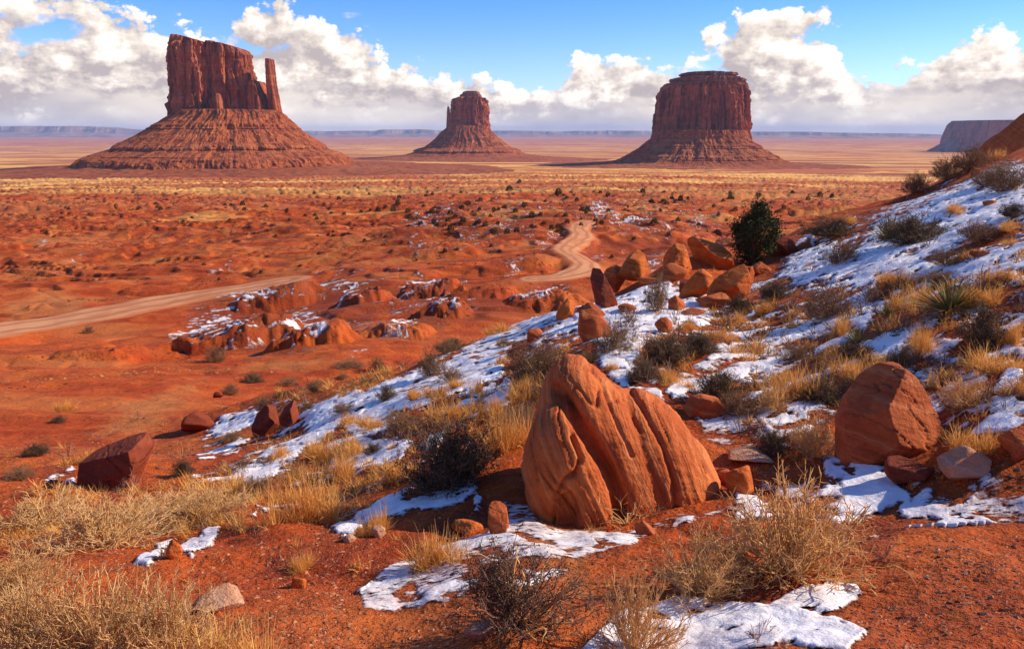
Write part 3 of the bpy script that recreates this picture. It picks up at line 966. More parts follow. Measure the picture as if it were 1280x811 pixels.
    V = np.concatenate([V, [[xc, yc, float(rows[-1][:, 2].mean())]]])
    j = np.arange(N); base = (len(rows) - 1) * N
    tri = np.stack([base + j, base + (j + 1) % N, np.full(N, len(V) - 1)], 1)
    return V, f[:, ::-1], tri[:, ::-1]


def join(parts):
    vs_, qs, ts, n = [], [], [], 0
    for v, q, t_ in parts:
        vs_.append(v); qs.append(q + n); ts.append(t_ + n)
        n += len(v)
    return np.concatenate(vs_), [np.concatenate(qs), np.concatenate(ts)]


def part(name, pieces, mat, root):
    v, f = join(pieces)
    v = v - np.array(root.location)
    return link(name, mesh(name, v, f), root, mat)


# --- the large butte with a thumb, left
D = 2200.0
root = empty('sandstone_butte', P(288, 216, D))
tag(root, 'tall red butte with a slender thumb spire on its right shoulder, left in the valley', 'butte', 'buttes standing in the valley')
lv = [(44, 218, 268), (60, 217.5, 268), (100, 218, 270), (120, 220, 272), (146, 223, 274), (175, 222, 276)]
A = stack(D, lv, 95, 3.2, 620, 130, top=[(215, 52), (220, 47), (226, 46), (231, 43.5), (238, 44.5), (246, 46), (254, 49), (262, 51), (272, 52)],
          cols=((52, 13), (19, 4.5), (7, 1.4)), strata=1.6, noise_amp=5, blocky=5, seed=3, cx_depth=72, step=1.0)
lv = [(50, 258, 309), (64, 258, 312), (90, 258, 314), (110, 257, 318), (150, 255, 322), (178, 255, 324)]
B = stack(D, lv, 88, 3.0, 620, 130, top=[(256, 51), (264, 49.5), (277, 50), (281, 51.5), (290, 53), (298, 55.5), (304, 58), (308, 62), (312, 66), (316, 70)],
          cols=((46, 14), (17, 4.5), (6.5, 1.4)), strata=1.6, noise_amp=5, blocky=5, seed=9, cx_depth=98, step=1.0)
C_ = stack(D, [(100, 313, 330), (118, 311, 335), (150, 309, 341), (180, 308, 345)], 58, 2.6, 360, 90,
           top=[(312, 104), (316, 103), (320, 99), (324, 100), (327, 107), (331, 116), (335, 122), (340, 128)], cols=((24, 6), (9, 2)), strata=1, noise_amp=3, seed=15, cx_depth=70, step=1.0)
C2 = stack(D, [(118, 268, 276), (130, 266, 279), (160, 264, 282)], 20, 2.2, 160, 40, top=[(264, 124), (269, 117), (274, 117), (280, 126)], cols=((14, 3),), noise_amp=2, seed=16, cx_depth=-6)
part('cliff', [A, B, C_, C2], m_cliff, root)
S_ = stack(D, [(72, 333.6, 340.6), (76, 333, 341.6), (90, 333.6, 343), (105, 334.5, 345), (120, 335.5, 348), (135, 337, 351), (150, 338, 354), (180, 337, 360)], 26, 2.3, 260, 130,
           top=[(332, 74), (335, 72), (339, 72), (342, 75)], cols=((16, 2.4), (6, .8)), strata=1.2, noise_amp=1.6, seed=21, cx_depth=50)
part('spire', [S_], m_cliff, root)
T_ = stack(D, [(138, 226, 346), (143, 221, 354), (148, 214, 358), (152, 207, 361), (156, 201, 364), (159, 199, 366), (164, 188, 375), (170, 177, 384), (177, 164, 394),
               (183, 152, 404), (186, 150, 406), (191, 136, 417), (196, 122, 426), (198, 120, 428), (205, 113, 436), (206.5, 100, 462), (208.6, 70, 505), (210.8, 20, 560), (213.5, -60, 640)],
           .95, 2.0, 1500, 320, cols=(), blocky=2.2, noise_amp=7, noise_lam=26, wob=5, seed=31, gully=.07, strata=1.0, ledges=((157, 161, 9), (181, 185, 7), (190, 193, 6), (198, 205.5, 16)))
part('talus', [T_], m_talus, root)

# --- the far butte with a small thumb
D = 4200.0
root = empty('sandstone_butte', P(586, 200, D))
tag(root, 'small distant butte with a short thumb on its left side, middle of the horizon', 'butte', 'buttes standing in the valley')
A = stack(D, [(122, 569, 608.5), (128, 567, 609), (140, 566, 609.5), (160, 562.5, 611), (185, 560, 614)], 90, 2.8, 520, 110,
          top=[(566, 126), (569, 122.5), (574, 121), (600, 121), (607, 122.5), (610, 126)], cols=((48, 12), (18, 5), (7, 1.5)), strata=1.5, noise_amp=5, blocky=5, cx_depth=76, seed=43, step=.6)
part('cliff', [A], m_cliff, root)
Cc = stack(D, [(113.5, 579, 599), (117, 578, 600), (118, 575, 601.5), (124, 574, 603)], 62, 3, 260, 40, top=[(575, 117), (578, 115), (584, 113.6), (596, 113.6), (600, 115), (603, 118)], cols=((20, 3),), noise_amp=2, cx_depth=80, seed=45)
part('cap_rock', [Cc], m_cap, root)
S_ = stack(D, [(133, 559.3, 561.2), (137, 558.8, 562.2), (142, 558.6, 563), (150, 558.2, 564.5), (175, 557, 568)], 14, 2.2, 160, 70, top=[(558, 135), (560, 132.6), (561, 133), (563, 137)], cols=((10, 1.6),), noise_amp=1.5, cx_depth=60, seed=47)
part('spire', [S_], m_cliff, root)
T_ = stack(D, [(157, 563, 610), (162, 556, 612), (168, 550, 618), (175, 543, 627), (180, 537, 633), (184, 531, 639), (188, 520, 648), (190, 519, 649), (194, 508, 660), (196, 488, 682), (197.6, 462, 708), (199, 430, 745), (201, 390, 790)],
           .95, 2.0, 1100, 220, blocky=2.5, noise_amp=8, noise_lam=34, wob=4, seed=51, gully=.06, ledges=((187, 189.5, 14), (194, 197, 16)))
part('talus', [T_], m_talus, root)

# --- the broad butte
D = 3000.0
root = empty('sandstone_butte', P(880, 212, D))
tag(root, 'broad flat-capped butte with fluted walls and no thumb, right of centre', 'butte', 'buttes standing in the valley')
A = stack(D, [(104, 829, 930), (108, 825.5, 933), (115, 824, 934), (140, 821, 934), (172, 817, 934), (200, 812, 938)], 135, 2.7, 1000, 150,
          top=[(820, 111), (824, 107.5), (832, 106), (880, 105), (925, 105.5), (932, 107), (936, 110)], cols=((50, 15), (20, 8), (8, 2.5)), strata=1.2, noise_amp=5, blocky=4, cx_depth=115, seed=63, step=.9)
part('cliff', [A], m_cliff, root)
Ca = stack(D, [(95, 843, 924), (97.5, 840, 926), (99, 839, 927), (99.8, 841, 925), (101.5, 840, 926), (102.5, 834, 929), (108, 831, 931)], 122, 2.7, 520, 60, top=[(836, 97), (842, 95.5), (850, 95), (920, 95), (928, 97)], cols=((34, 6), (12, 2.5)), strata=3, noise_amp=6, noise_lam=34, blocky=5, cx_depth=125, seed=65)
Cb = stack(D, [(88, 852, 919), (91.6, 851.5, 919.5), (92.8, 855, 916), (97, 854, 917)], 92, 2.8, 420, 50, top=[(850, 89.6), (858, 88.6), (885, 87.6), (900, 88.4), (917, 89), (921, 90)], cols=((36, 7), (12, 2.5)), strata=2, noise_amp=6, noise_lam=30, blocky=5, cx_depth=125, seed=67)
part('cap_rock', [Ca, Cb], m_cap, root)
T_ = stack(D, [(163, 822, 931), (172, 817, 934), (176, 811, 938), (181, 805, 946), (183, 804, 947), (188, 794, 956), (194, 785, 966), (196, 784, 967), (201, 775, 977), (203, 766, 985), (204.6, 745, 1006), (206, 712, 1035), (208.5, 650, 1095)],
           .98, 2.0, 1400, 280, blocky=2.2, noise_amp=7, noise_lam=30, wob=5, seed=71, gully=.07, ledges=((182, 184.5, 9), (195, 197.5, 10), (201, 205.5, 16)))
part('talus', [T_], m_talus, root)

m_mesa = rock_mat('hazed_mesa_rock', (.27, .105, .085), (.36, .15, .12), (.16, .065, .06), (.40, .20, .16), .012, .03, (.02, .02, .002), .5, 16)  # rock colour greyed from its true red to paint in distance haze
# --- the mesa behind the hill on the right
D = 8200.0
root = empty('sandstone_mesa', P(1230, 196, D))
tag(root, 'violet hazy mesa with a long flat top behind the snowy slope, far right', 'mesa')
A = stack(D, [(151, 1201, 1330), (156, 1196, 1334), (166, 1191, 1338), (176, 1187, 1344), (190, 1184, 1350)], 420, 3, 700, 70,
          top=[(1190, 152.5), (1202, 151), (1250, 150.6), (1330, 150.6)], cols=((110, 16), (40, 7)), strata=6, noise_amp=6, noise_lam=60, seed=83, step=.6)
part('cliff', [A], m_mesa, root)
T_ = stack(D, [(170, 1190, 1340), (177, 1184, 1350), (184, 1174, 1362), (190, 1163, 1372), (195, 1152, 1384), (198, 1140, 1400), (204, 1110, 1430)], .6, 2.2, 500, 100, noise_amp=14, noise_lam=90, wob=8, seed=87, gully=.05)
part('talus', [T_], m_mesa, root)

# --- mesas along the horizon
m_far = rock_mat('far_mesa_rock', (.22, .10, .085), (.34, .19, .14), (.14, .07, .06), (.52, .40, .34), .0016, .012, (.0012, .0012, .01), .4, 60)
MESAS = [
    (30000, 'long low blue mesa at the left end of the horizon, behind the thumb butte', [(-120, 163), (-20, 159.5), (20, 158), (95, 157.6), (130, 159), (150, 161.5), (188, 163), (196, 166)]),
    (33000, 'low blue mesa on the horizon between the thumb butte and the small distant butte', [(352, 166), (372, 163.5), (400, 164), (470, 163.6), (480, 162), (530, 162), (552, 163.2), (566, 163.6)]),
    (34000, 'low blue mesa on the horizon between the small distant butte and the broad butte', [(604, 163.4), (640, 163.2), (700, 164.2), (760, 163.4), (842, 164)]),
    (28000, 'low blue mesa on the horizon right of the broad butte, below the rain cloud', [(925, 166), (950, 164.8), (1000, 165), (1060, 166), (1120, 167), (1180, 168.5), (1260, 169)]),
]
for D, lab, pts in MESAS:
    top_x = np.array([P(px, py, D)[0] for px, py in pts]); top_z = np.array([P(px, py, D)[2] for px, py in pts])
    n = 500
    x = np.linspace(top_x[0], top_x[-1], n)
    zt = np.interp(x, top_x, top_z) + 18 * fbm(x / 900, x * 0 + D / 1000, 4, 91)
    zbv = -240.0
    rows = []
    for k, (dy, fz_) in enumerate([(-2600, 0), (-1700, .12), (-900, .38), (-560, .52), (-430, .60), (-330, .95), (-280, 1), (0, 1.0), (900, 1.0), (1700, .5), (2600, 0)]):
        yy = D + dy + 420 * fbm(x / 1500, x * 0 + 3, 4, 93) * (1 - abs(dy) / 4000) + 130 * fbm(x / 350, x * 0, 3, 95)
        rows.append(np.stack([x, yy, zbv + (zt - zbv) * fz_], -1))
    root_p = np.array([x.mean(), D, zbv])
    o = link('far_mesa', mesh('far_mesa', np.concatenate(rows) - root_p, grid_faces(len(rows), n)), None, m_far)
    o.location = root_p
    tag(o, lab, 'mesa', 'blue mesas along the horizon')

# ------------------------------------------------------------------ rocks on the hillside
import bmesh


def ico(sub):
    bm = bmesh.new()
    bmesh.ops.create_icosphere(bm, subdivisions=sub, radius=1.0)
    v = np.array([x.co[:] for x in bm.verts]); f = np.array([[a.index for a in q.verts] for q in bm.faces])
    bm.free()
    return v / np.linalg.norm(v, axis=1)[:, None], f


ICO = {s: ico(s) for s in (2, 3, 4, 5, 6)}


def cut_ball(sub, planes, k=10.0):
    """faceted stone: soft minimum over cutting planes (normal, offset)"""
    v, f = ICO[sub]
    acc = np.zeros(len(v))
    for n, p in planes:
        n = np.asarray(n, float); n = n / np.linalg.norm(n)
        acc += np.maximum(v @ n, 1e-4) ** k / p ** k
    return v * (acc ** (-1 / k))[:, None], f


def rand_planes(seed, n=13, jit=.25):
    r = np.random.default_rng(seed)
    i = np.arange(n) + .5
    ph = np.arccos(1 - 2 * i / n); th = np.pi * (1 + 5 ** .5) * i
    d = np.stack([np.cos(th) * np.sin(ph), np.sin(th) * np.sin(ph), np.cos(ph)], 1) + r.normal(0, .28, (n, 3))
    return [(q, 1 + r.uniform(-jit, jit)) for q in d]


def rock_skin(name, c0, c1, dark, pale, bed=(.25, .1, 1.0), bs=9.0, pale_amt=.5):
    m, t, b = new_mat(name)
    tcn = t.n('ShaderNodeTexCoord').outputs['Object']
    a = t.noise(tcn, 2.2, 6, .62)
    s = t.noise(tcn, 11, 5, .68)
    nd = t.n('ShaderNodeVectorMath', operation='DOT_PRODUCT')
    t.link(tcn, nd.inputs[0]); nd.inputs[1].default_value = bed
    wv = t.m('ADD', t.m('MULTIPLY', nd.outputs['Value'], bs), t.m('MULTIPLY', a, 1.6))
    l = t.noise(t.xyz(wv, t.m('MULTIPLY', a, .4), 0.0), 1.0, 5, .66)
    c = t.mix(t.ss(a, .36, .64), c0, c1)
    c = t.mix(t.m('MULTIPLY', t.ss(l, .50, .62), pale_amt), c, pale)
    c = t.mix(t.m('MULTIPLY', t.ss(l, .46, .34), .55), c, dark)
    c = t.mix(t.m('MULTIPLY', t.ss(s, .56, .70), .4), c, dark)
    c = t.mix(t.m('MULTIPLY', t.ss(t.noise(tcn, 5.5, 6, .7), .60, .68), .35), c, pale)
    t.link(c, b.inputs['Base Color'])
    g = t.noise(tcn, 45, 4, .65)
    bn = bump(t, b, l, .9, .045)
    bn = bump(t, b, s, .8, .04, bn)
    bump(t, b, g, .6, .012, bn)
    return m


m_hero = rock_skin('striped_sandstone', (.46, .096, .024), (.60, .150, .038), (.26, .048, .014), (.70, .25, .085), (.86, -.15, .42), 16.0)
m_red = rock_skin('red_sandstone', (.40, .080, .022), (.54, .130, .036), (.22, .038, .012), (.62, .21, .08))
m_dark = rock_skin('dark_red_rock', (.20, .036, .016), (.27, .052, .021), (.11, .022, .012), (.36, .09, .038), pale_amt=.3)
m_orange = rock_skin('orange_sandstone', (.48, .098, .018), (.62, .150, .030), (.24, .042, .010), (.66, .20, .055))
m_pale = rock_skin('pale_sandstone', (.50, .22, .11), (.58, .29, .16), (.34, .13, .06), (.66, .38, .24))


def cam_depth(p):
    return p[1] * CP + (ZC - p[2]) * SP


# --- the big split boulder
def lobe(c, h, rot, seed, sub=5, pw=2.6, planes=None):
    v, f = ICO[sub]
    q = np.sign(v) * np.abs(v) ** (2 / pw)
    q = v / ((np.abs(v) ** pw).sum(1) ** (1 / pw))[:, None]
    if planes:
        acc = np.ones(len(v))
        r = 1 / (((np.abs(v) ** pw).sum(1)) ** (1 / pw))
        inv = (1 / r) ** 14
        for n, p in planes:
            n = np.asarray(n, float); n /= np.linalg.norm(n)
            inv = inv + (np.maximum(v @ n, 1e-4) / p) ** 14
        q = v * (inv ** (-1 / 14))[:, None]
    q = q * np.asarray(h)
    rx, ry, rz = [math.radians(a) for a in rot]
    Rx = np.array([[1, 0, 0], [0, math.cos(rx), -math.sin(rx)], [0, math.sin(rx), math.cos(rx)]])
    Ry = np.array([[math.cos(ry), 0, math.sin(ry)], [0, 1, 0], [-math.sin(ry), 0, math.cos(ry)]])
    Rz = np.array([[math.cos(rz), -math.sin(rz), 0], [math.sin(rz), math.cos(rz), 0], [0, 0, 1]])
    return q @ (Rz @ Ry @ Rx).T + np.asarray(c), f


p0 = hit(760, 652, 3, 15)
s_ = cam_depth(p0) / FPX                      # metres per pixel at the boulder
def outline_lobe(pts, yc, dep, n_exp=2.4, face=0.0, lean=0.0):
    """rounded block whose face follows an outline; pts = pixels of the outline, going round.
    face > 0 flattens the side turned to the viewer; lean tips the top backwards"""
    fy_ = 1 + yc / (s_ * FPX)
    q = np.array([((px - 760) * s_ * fy_, ((652 - py) * s_ * (.4 * fy_ + .6) - yc * .42) / .91) for px, py in pts])
    return blob(q, yc, dep, n_exp, face, lean)


def blob(q, yc, dep, n_exp, face=0.0, lean=0.0, sub=6, sm_=15):
    c = (q.max(0) + q.min(0)) / 2
    d = np.array([q[i] + (q[(i + 1) % len(q)] - q[i]) * t for i in range(len(q)) for t in np.linspace(0, 1, 40, endpoint=False)]) - c
    an = np.arctan2(d[:, 1], d[:, 0]); o = np.argsort(an)
    ag = np.linspace(-np.pi, np.pi, 721)
    R = np.interp(ag, an[o], np.hypot(d[:, 0], d[:, 1])[o], period=2 * np.pi)
    R = np.convolve(np.r_[R[-21:-1], R, R[1:21]], np.hanning(sm_) / np.hanning(sm_).sum(), 'same')[20:-20]
    v, f = ICO[sub]
    th = np.arctan2(v[:, 2], v[:, 0]); rho = np.hypot(v[:, 0], v[:, 2]); yy = v[:, 1]
    k = (rho ** n_exp + np.abs(yy) ** n_exp) ** (-1 / n_exp)
    r = np.interp(th, ag, R) * rho * k
    x, z = r * np.cos(th), r * np.sin(th)
    y = yy * k * dep
    y = np.where(y < 0, y * (1 - face), y) + lean * z
    return np.stack([x + c[0], y + yc, z + c[1]], 1), f


lobes = [
    outline_lobe([(702, 503), (688, 508), (672, 522), (660, 555), (657, 580), (664, 610), (688, 652), (742, 672), (774, 664), (780, 622), (764, 580), (744, 545), (726, 518)], .34, .46, 2.8, .05, .16),
    outline_lobe([(722, 447), (738, 450), (760, 466), (790, 488), (815, 520), (838, 560), (850, 600), (850, 640), (790, 672), (700, 672), (672, 600), (676, 540), (684, 500), (692, 476), (706, 455)], .82, .74, 2.6, 0, .24),
    outline_lobe([(786, 489), (812, 487), (840, 500), (866, 522), (888, 552), (906, 584), (904, 606), (870, 640), (780, 668), (740, 640), (740, 540), (762, 505)], .86, .72, 2.5, 0, .20),
]
vv, ff, n = [], [], 0
for v, f in lobes:
    vv.append(v); ff.append(f + n); n += len(v)
me = mesh('boulder_rough', np.concatenate(vv), np.concatenate(ff))
tmp_o = bpy.data.objects.new('boulder_rough', me)
COL.objects.link(tmp_o)
md = tmp_o.modifiers.new('r', 'REMESH'); md.mode = 'VOXEL'; md.voxel_size = .0135
md = tmp_o.modifiers.new('s', 'SMOOTH'); md.iterations = 22; md.factor = .5
dg = bpy.context.evaluated_depsgraph_get()
me2 = bpy.data.meshes.new_from_object(tmp_o.evaluated_get(dg))
bpy.data.objects.remove(tmp_o)
nv = len(me2.vertices)
co = np.empty(nv * 3, np.float32); me2.vertices.foreach_get('co', co); co = co.reshape(-1, 3).astype(float)
nr3 = np.empty(nv * 3, np.float32); me2.vertex_normals.foreach_get('vector', nr3); nr3 = nr3.reshape(-1, 3).astype(float)
bed = np.array([.86, -.15, .42]); bed /= np.linalg.norm(bed)
wq = noise3(co, 1.3, 4, 3)
dpl = co @ bed + .10 * wq
grv = fbm(dpl / .17, co[:, 2] * .25 + co[:, 1] * .3, 4, 5)
fin = fbm(dpl / .045, co[:, 2] * .9 + co[:, 1] * .6, 3, 8)
rdg = .5 - np.abs(fbm(dpl / .11, co[:, 2] * .3 + co[:, 1] * .4, 3, 15))
off = .022 * noise3(co, 1.6, 3, 6) + .006 * grv + .014 * rdg + .010 * fin + .016 * noise3(co, 8, 5, 9, .65)
ck = np.abs(fbm(dpl / .34, co[:, 2] * .35, 2, 12))
off -= .045 * (1 - sstep(ck, 0, .028)) * sstep(noise3(co, 1.1, 2, 17), -.05, .2)                       # open bedding cracks
# hollow under the lip of the left slab
hc = np.array([-52 * s_, -.24, 30 * s_])
hd = np.linalg.norm((co - hc) / np.array([.16, .40, .30]), axis=1)
off -= .15 * (1 - sstep(hd, .6, 1.0))
# the diagonal split that frees the left slab, and lesser joints, carved along their course over the face
wc = co + np.array([p0[0], p0[1], p0[2] - .10])
dc_ = wc[:, 1] * CP + (ZC - wc[:, 2]) * SP
spx = CX + FPX * wc[:, 0] / dc_
spy = CY - FPX * (wc[:, 1] * SP + (wc[:, 2] - ZC) * CP) / dc_
for pts_, wpx, dpm in [([(696, 486), (708, 500), (722, 522), (742, 552), (762, 585), (774, 612), (779, 648)], 7.5, .20),
                       ([(788, 486), (806, 515), (828, 556), (842, 600), (846, 640)], 3.4, .055),
                       ([(735, 452), (752, 480), (760, 502), (772, 530), (790, 570)], 2.2, .03), ([(758, 466), (776, 490), (800, 540)], 2.0, .025),
                       ([(845, 508), (868, 545), (884, 590)], 1.8, .03),
                       ([(668, 520), (664, 560), (672, 600)], 1.6, .03), ([(716, 545), (726, 572), (720, 590), (706, 598), (694, 625), (690, 655)], 3.2, .08)]:
    dm_ = np.full(nv, 1e9)
    for i in range(len(pts_) - 1):
        (x0_, y0_), (x1_, y1_) = pts_[i], pts_[i + 1]
        tt_ = np.clip(((spx - x0_) * (x1_ - x0_) + (spy - y0_) * (y1_ - y0_)) / ((x1_ - x0_) ** 2 + (y1_ - y0_) ** 2), 0, 1)
        dm_ = np.minimum(dm_, np.hypot(spx - x0_ - tt_ * (x1_ - x0_), spy - y0_ - tt_ * (y1_ - y0_)))
    dm_ += 2.0 * noise3(co, 9, 3, 44)
    off -= dpm * np.exp(-(np.maximum(dm_, 0) / wpx) ** 2) * (nr3[:, 1] < .35)
co += nr3 * off[:, None]
me2.vertices.foreach_set('co', co.astype(np.float32).ravel())
me2.polygons.foreach_set('use_smooth', np.ones(len(me2.polygons), bool))
me2.materials.clear(); me2.update()
me2.name = 'split_boulder'
hero = link('split_boulder', me2, None, m_hero)
hero.location = (p0[0], p0[1], p0[2] - .10)
tag(hero, 'huge rounded red boulder split by a deep diagonal crack, centre foreground', 'boulder')

# --- the other rocks: pixel of the foot, width and height in pixels
OUTLINES = {
    'big angular red boulder': [(1058, 540), (1070, 520), (1096, 486), (1118, 474), (1140, 472), (1152, 482), (1166, 503), (1182, 522), (1184, 548), (1166, 566), (1120, 574), (1080, 568), (1060, 555)],
    'dark red slab-sided boulder': [(91, 610), (92, 584), (101, 570), (128, 556), (150, 552), (168, 558), (185, 578), (183, 592), (160, 603), (125, 614), (100, 614)],
    'larger of two': [(314, 541), (318, 522), (330, 510), (342, 514), (346, 530), (342, 541), (325, 546)],
    'smaller tilted dark': [(348, 534), (352, 514), (362, 505), (377, 506), (375, 521), (364, 536)],
    'tall dark block at': [(739, 382), (742, 346), (748, 326), (760, 318), (772, 326), (779, 345), (782, 374), (766, 388), (748, 388)],
    'round-shouldered': [(754, 345), (756, 326), (770, 316), (782, 326), (788, 346), (786, 366), (764, 370)],
    'bright orange block': [(781, 346), (779, 322), (786, 309), (797, 313), (808, 328), (816, 338), (808, 348), (790, 353)],
    'large orange boulder': [(826, 344), (829, 324), (844, 307), (862, 298), (874, 303), (874, 318), (860, 334), (840, 350), (830, 350)],
    'layered orange slab': [(872, 320), (880, 303), (900, 296), (926, 309), (938, 326), (930, 340), (905, 336), (882, 328)],
    'orange egg-shaped': [(860, 358), (866, 340), (878, 331), (892, 331), (896, 345), (887, 364), (873, 374), (863, 370)],
    'broad orange boulder': [(892, 350), (904, 332), (918, 329), (931, 345), (941, 354), (932, 374), (908, 382), (893, 378)],
    'narrow dark block': [(849, 370), (850, 350), (857, 345), (863, 351), (862, 370), (855, 374)],
    'small rounded red rock': [(836, 391), (836, 378), (846, 371), (858, 375), (862, 388), (848, 395)],
    'single orange rock': [(695, 400), (699, 382), (708, 375), (719, 380), (720, 393), (706, 404)],
    'red rock at the foot of the juniper': [(936, 355), (943, 337), (958, 330), (974, 338), (980, 352), (960, 360)],
    'long dark ledge': [(962, 306), (966, 296), (985, 297), (1006, 308), (1010, 318), (992, 320), (970, 314)],
    'upright red stone': [(609, 664), (610, 640), (614, 628), (626, 628), (634, 640), (637, 668), (622, 672)],
    'low flat-topped': [(852, 520), (860, 506), (880, 500), (902, 504), (910, 514), (900, 526), (868, 530)],
}
ROCKS = [
    # px, py, w, h, material, seed, label, name, (depth factor, tilt)
    (1122, 568, 126, 92, m_red, 4, 'big angular red boulder with a pale worn top, right of the straw bushes', 'boulder'),
    (1283, 572, 56, 40, m_red, 5, 'rounded red boulder cut by the right edge of the photo', 'boulder'),
    (137, 612, 98, 60, m_dark, 8, 'dark red slab-sided boulder with snow on its left, alone on the left slope', 'boulder'),
    (345, 541, 58, 38, m_dark, 9, 'larger of two dark red rocks side by side on the snowy left slope', 'rock'),
    (363, 533, 34, 32, m_dark, 12, 'smaller tilted dark red rock of the pair on the snowy left slope', 'rock'),
    (245, 541, 40, 22, m_dark, 14, 'low dark ledge rock on the edge of the left slope', 'rock'),
    (880, 526, 60, 26, m_red, 17, 'low flat-topped red rock right behind the split boulder', 'rock'),
    (926, 618, 36, 34, m_orange, 19, 'small blocky orange rock between split boulder and straw bush', 'rock'),
    (905, 604, 20, 16, m_red, 20, 'tiny red stone leaning against the small blocky orange rock', 'stone'),
    (938, 578, 58, 14, m_pale, 21, 'flat pale tan slab on the gravel right of the split boulder', 'rock'),
    (1146, 602, 66, 26, m_dark, 23, 'dark wedge of rock in the gravel below the big angular boulder', 'rock'),
    (1210, 598, 62, 36, m_pale, 25, 'rounded pale lump of sandstone beside the right edge boulder', 'rock'),
    (622, 668, 26, 42, m_red, 27, 'upright red stone standing alone left of the split boulder', 'stone'),
    (584, 667, 40, 16, m_orange, 28, 'low orange stone lying beside the upright red stone', 'stone'),
    (808, 668, 26, 18, m_red, 30, 'small red stone at the front foot of the split boulder', 'stone'),
    (270, 762, 62, 22, m_pale, 31, 'flat pale tan stone half buried in the lower left gravel', 'stone'),
    (372, 735, 18, 14, m_orange, 33, 'small orange brick-like stone with a bit of snow, lower left', 'stone'),
    (436, 678, 18, 10, m_pale, 34, 'pale yellow chip of stone on the edge of a snow strip', 'stone'),
    (474, 672, 18, 16, m_pale, 35, 'pale yellow stone next to dry grass on a snow strip', 'stone'),
    (600, 800, 42, 26, m_pale, 36, 'grey tan stone below the dark twig shrub at bottom', 'stone'),
    (216, 698, 20, 22, m_orange, 37, 'orange stone between two snow strips on the lower left', 'stone'),
    # outcrop by the juniper
    (842, 352, 40, 20, m_red, 70, 'low red slab lying in front of the large orange boulder', 'rock'),
    (894, 384, 50, 16, m_red, 71, 'red slab under the egg-shaped and broad orange boulders', 'rock'),
    (918, 304, 56, 12, m_red, 72, 'thin bedded red slab on top of the outcrop, left of the juniper', 'rock'),
    (812, 358, 30, 14, m_red, 73, 'low red rock between the snow-patched orange block and the large orange boulder', 'rock'),
    (868, 396, 34, 9, m_red, 74, 'flat red plate on the snow in front of the outcrop', 'rock'),
    (785, 392, 24, 12, m_red, 75, 'low red chunk on snow right of the tall dark block', 'rock'),
    (930, 352, 30, 18, m_red, 76, 'red chunk between the broad orange boulder and the juniper foot', 'rock'),
    (760, 384, 48, 68, m_dark, 41, 'tall dark block at the left end of the rock outcrop', 'boulder'),
    (776, 352, 42, 40, m_red, 40, 'round-shouldered block leaning behind the tall dark block', 'boulder'),
    (740, 402, 36, 22, m_red, 42, 'low red rock at the foot of the tall dark block', 'rock'),
    (797, 352, 36, 42, m_orange, 43, 'bright orange block with a snow patch on its face', 'boulder'),
    (852, 342, 62, 46, m_orange, 44, 'large orange boulder with a rounded back, middle of the outcrop', 'boulder'),
    (904, 338, 74, 46, m_orange, 45, 'layered orange slab tilted against the juniper', 'boulder'),
    (880, 372, 38, 44, m_orange, 46, 'orange egg-shaped boulder at the front of the outcrop', 'boulder'),
    (916, 378, 58, 48, m_orange, 47, 'broad orange boulder right of the egg-shaped one', 'boulder'),
    (858, 368, 22, 32, m_dark, 48, 'narrow dark block wedged at the left of the egg-shaped boulder', 'rock'),
    (850, 390, 26, 18, m_red, 49, 'small rounded red rock on the snow below the outcrop', 'rock'),
    (706, 400, 26, 26, m_orange, 50, 'single orange rock on the snow crest left of the outcrop', 'rock'),
    (832, 418, 22, 20, m_red, 51, 'small square red rock in snow below the outcrop, above the brush', 'rock'),
    (945, 345, 40, 26, m_red, 52, 'red rock at the foot of the juniper', 'rock'),
    (985, 318, 44, 24, m_dark, 53, 'long dark ledge of rock right of the juniper', 'rock'),
    (745, 425, 44, 40, m_red, 54, 'red rock half hidden by the round bush on the snow tongue', 'rock'),
    (668, 425, 20, 14, m_red, 55, 'red rock poking out behind the big grey brush', 'rock'),
    (1238, 258, 16, 8, m_red, 56, 'flat red stone alone on the smooth upper snow', 'stone'),
    (1220, 220, 12, 10, m_red, 57, 'small red stone near the top of the snowy slope', 'stone'),
    (1200, 392, 20, 12, m_red, 58, 'red stone under the large yucca', 'stone'),
    (1228, 322, 26, 9, m_red, 59, 'flat red ledge stone in the snow on the upper right slope', 'stone'),
    (1200, 330, 16, 11, m_red, 60, 'rounded red stone beside a brown bush on the upper slope', 'stone'),
    (1110, 376, 16, 14, m_dark, 61, 'dark stone by a small bush at the lower rim of the smooth snow', 'stone'),
    (855, 545, 14, 10, m_dark, 62, 'dark pebble-like stone by the flat-topped rock', 'stone'),
    (270, 480, 14, 8, m_dark, 63, 'dark stone on the rim of the left crest', 'stone'),
]
